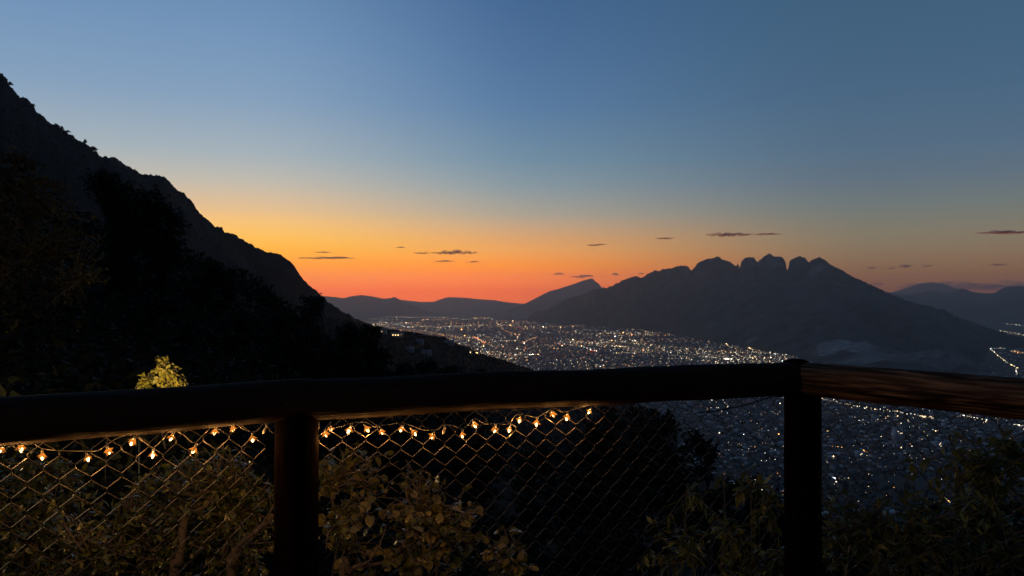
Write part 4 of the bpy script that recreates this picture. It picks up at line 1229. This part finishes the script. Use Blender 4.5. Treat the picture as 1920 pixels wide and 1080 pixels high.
shrub('sparse lance-leaved sprigs left of the corner post', [(1300, 910, 36, 3.39), (1350, 890, 26, 3.39), (1420, 910, 42, 3.39), (1440, 960, 46, 3.39), (1330, 1010, 80, 3.31), (1430, 1050, 80, 3.31), (1230, 1000, 34, 3.39), (1220, 1060, 40, 3.39)], 80, 8, 'lance', 0.060, L_RIGHT, 1380, 3.5, 200, stem_r=0.012, twig=0.2)
shrub('yellowing leafy shrub right of the corner post', [(1640, 1000, 70, 3.33), (1750, 1000, 90, 3.24), (1860, 980, 100, 3.24), (1850, 880, 70, 3.24), (1900, 850, 60, 3.24), (1780, 830, 34, 3.33), (1740, 880, 40, 3.33), (1570, 950, 34, 3.42), (1560, 1030, 60, 3.33), (1790, 930, 50, 3.24), (1700, 1060, 90, 3.24)], 330, 10, 'lance', 0.052, L_RIGHT, 1760, 3.5, 280, stem_r=0.014, twig=0.22)
shrub('broad-leaved shrub tip lit bright yellow above the left rail', [(279, 713, 17, 6.0), (328, 700, 20, 6.0), (304, 684, 20, 6.0), (334, 722, 20, 6.0), (274, 735, 22, 6.0), (310, 735, 30, 6.0), (300, 765, 40, 6.0)], 150, 9, 'oval', 0.048, L_LIT, 300, 6.1, 280, stem_r=0.016, twig=0.18, stems=4)
shrub('small sprig just clearing the rail left of the lit shrub', [(198, 742, 12, 6.0), (243, 741, 9, 6.0), (215, 765, 26, 6.0)], 22, 7, 'oval', 0.06, L_LIT, 215, 6.1, 110, stem_r=0.008, twig=0.12, stems=3)
# bare stems near the wire
def stem(label, pts, r0, r1, Z):
    W = np.array([P(x, y, z)[:] for x, y, z in pts])
    base = W[0].copy(); base[2] = hill_z(base[0], base[1])
    W = np.vstack([base, W])
    t = empty('bare_stem', tuple(base))
    Wc = catmull(W, 6)
    Wc += np.array([[0.006 * noise.noise(Vector(p) * 9), 0, 0.006 * noise.noise(Vector(p) * 9 + Vector((7, 0, 0)))] for p in Wc])
    MB().tube(Wc - base, np.linspace(r0, r1, len(Wc)), 8).build('stem', M_BARK, t, True)
    k = len(Wc) * 2 // 3
    tw = wiggle(Wc[k], Wc[k] + np.array([0.08, 0.05, 0.12]), 7, 0.1)
    MB().tube(tw - base, np.linspace(r1 * 0.8, r1 * 0.3, 7), 5).build('twig', M_BARK, t, True)
    tag(t, label, 'stem')
stem('crooked pale stem left of the left post', [(432, 1110, 2.40), (436, 1060, 2.40), (446, 1030, 2.40), (470, 1005, 2.40), (495, 982, 2.41), (512, 965, 2.43)], 0.013, 0.008, 2.40)
stem('upright gnarled stem inside the glossy shrub', [(326, 1110, 2.40), (333, 1060, 2.40), (340, 1020, 2.41), (345, 980, 2.43), (352, 960, 2.45)], 0.016, 0.011, 2.40)
stem('thin straight stem among the yellowing shrub', [(1790, 1010, 3.5), (1793, 960, 3.5), (1797, 920, 3.5), (1799, 885, 3.5)], 0.006, 0.004, 3.5)
stem('forked low stem under the round-leaved shrub', [(640, 1110, 2.60), (655, 1075, 2.60), (668, 1062, 2.60), (700, 1058, 2.62), (740, 1052, 2.65)], 0.010, 0.006, 2.60)

# ------------------------------------------------------------------ garden lamps
def garden_spot(at, aim, label, watt=42, cone=62):
    t = empty('garden_spotlight', at)
    MB().tube([(0, 0, -1.6), (0, 0, -0.06)], [0.005, 0.006], 8).build('stake', M_METAL, t)
    d = (Vector(aim) - Vector(at)).normalized()
    MB().tube([(-d * 0.10)[:], (-d * 0.02)[:], (d * 0.02)[:]], [0.03, 0.05, 0.055], 14).build('housing', M_METAL, t)
    MB().tube([(d * 0.021)[:], (d * 0.024)[:]], [0.045, 0.045], 14).build('lens', emit_mat('spot_lens', (1, 0.75, 0.35), 6), t)
    ld = bpy.data.lights.new('spot_light', 'SPOT'); ld.energy = watt; ld.color = (1.0, 0.60, 0.17); ld.spot_size = math.radians(cone); ld.spot_blend = 0.6; ld.shadow_soft_size = 0.04
    lo = new_obj('spot_light', ld, t); lo.location = d * 0.03; lo.rotation_euler = d.to_track_quat('-Z', 'Y').to_euler()
    tag(t, label, 'lamp')
garden_spot(P(262, 785, 5.2), P(310, 700, 6.0), 'garden spotlight hidden behind the rail under the lit shrub', 135)

_sx, _sy = -7.2, 9.0
garden_spot(Vector((_sx, _sy, hill_z(_sx, _sy) + 0.5)), P(60, 500, 13.0), 'garden spotlight at the foot of the large left tree, out of view', 170, 75)

def lantern(at, watt, h, label):
    t = empty('garden_lantern', at)
    MB().tube([(0, 0, 0), (0, 0, h - 0.13)], [0.03, 0.025], 10).build('pole', M_METAL, t)
    MB().tube([(0, 0, h + 0.10), (0, 0, h + 0.17)], [0.11, 0.01], 8).build('cap', M_METAL, t)
    MB().tube([(0, 0, h - 0.13), (0, 0, h - 0.10)], [0.07, 0.08], 8).build('tray', M_METAL, t)
    for k in range(4):
        a = k * math.pi / 2 + 0.4
        MB().tube([(0.075 * math.cos(a), 0.075 * math.sin(a), h - 0.11), (0.09 * math.cos(a), 0.09 * math.sin(a), h + 0.11)], [0.006, 0.006], 5).build('rib', M_METAL, t)
    V, T = clump_template(0.2, 2)
    MB().raw(V * 0.035 + np.array([0, 0, h - 0.02]), None, T).build('bulb', emit_mat('lantern_bulb', (1, 0.7, 0.35), 20), t, True)
    ld = bpy.data.lights.new('lantern_light', 'POINT'); ld.energy = watt; ld.color = (1.0, 0.68, 0.30); ld.shadow_soft_size = 0.04
    lo = new_obj('lantern_light', ld, t); lo.location = (0, 0, h + 0.05)
    tag(t, label, 'lamp')
lantern((-3.7, 4.3, hill_z(-3.7, 4.3)), 120, 1.05, 'garden lantern beyond the left end of the log fence')
lantern((-1.9, -0.9, 0.0), 28, 0.75, 'low lantern standing on the deck behind the viewer')
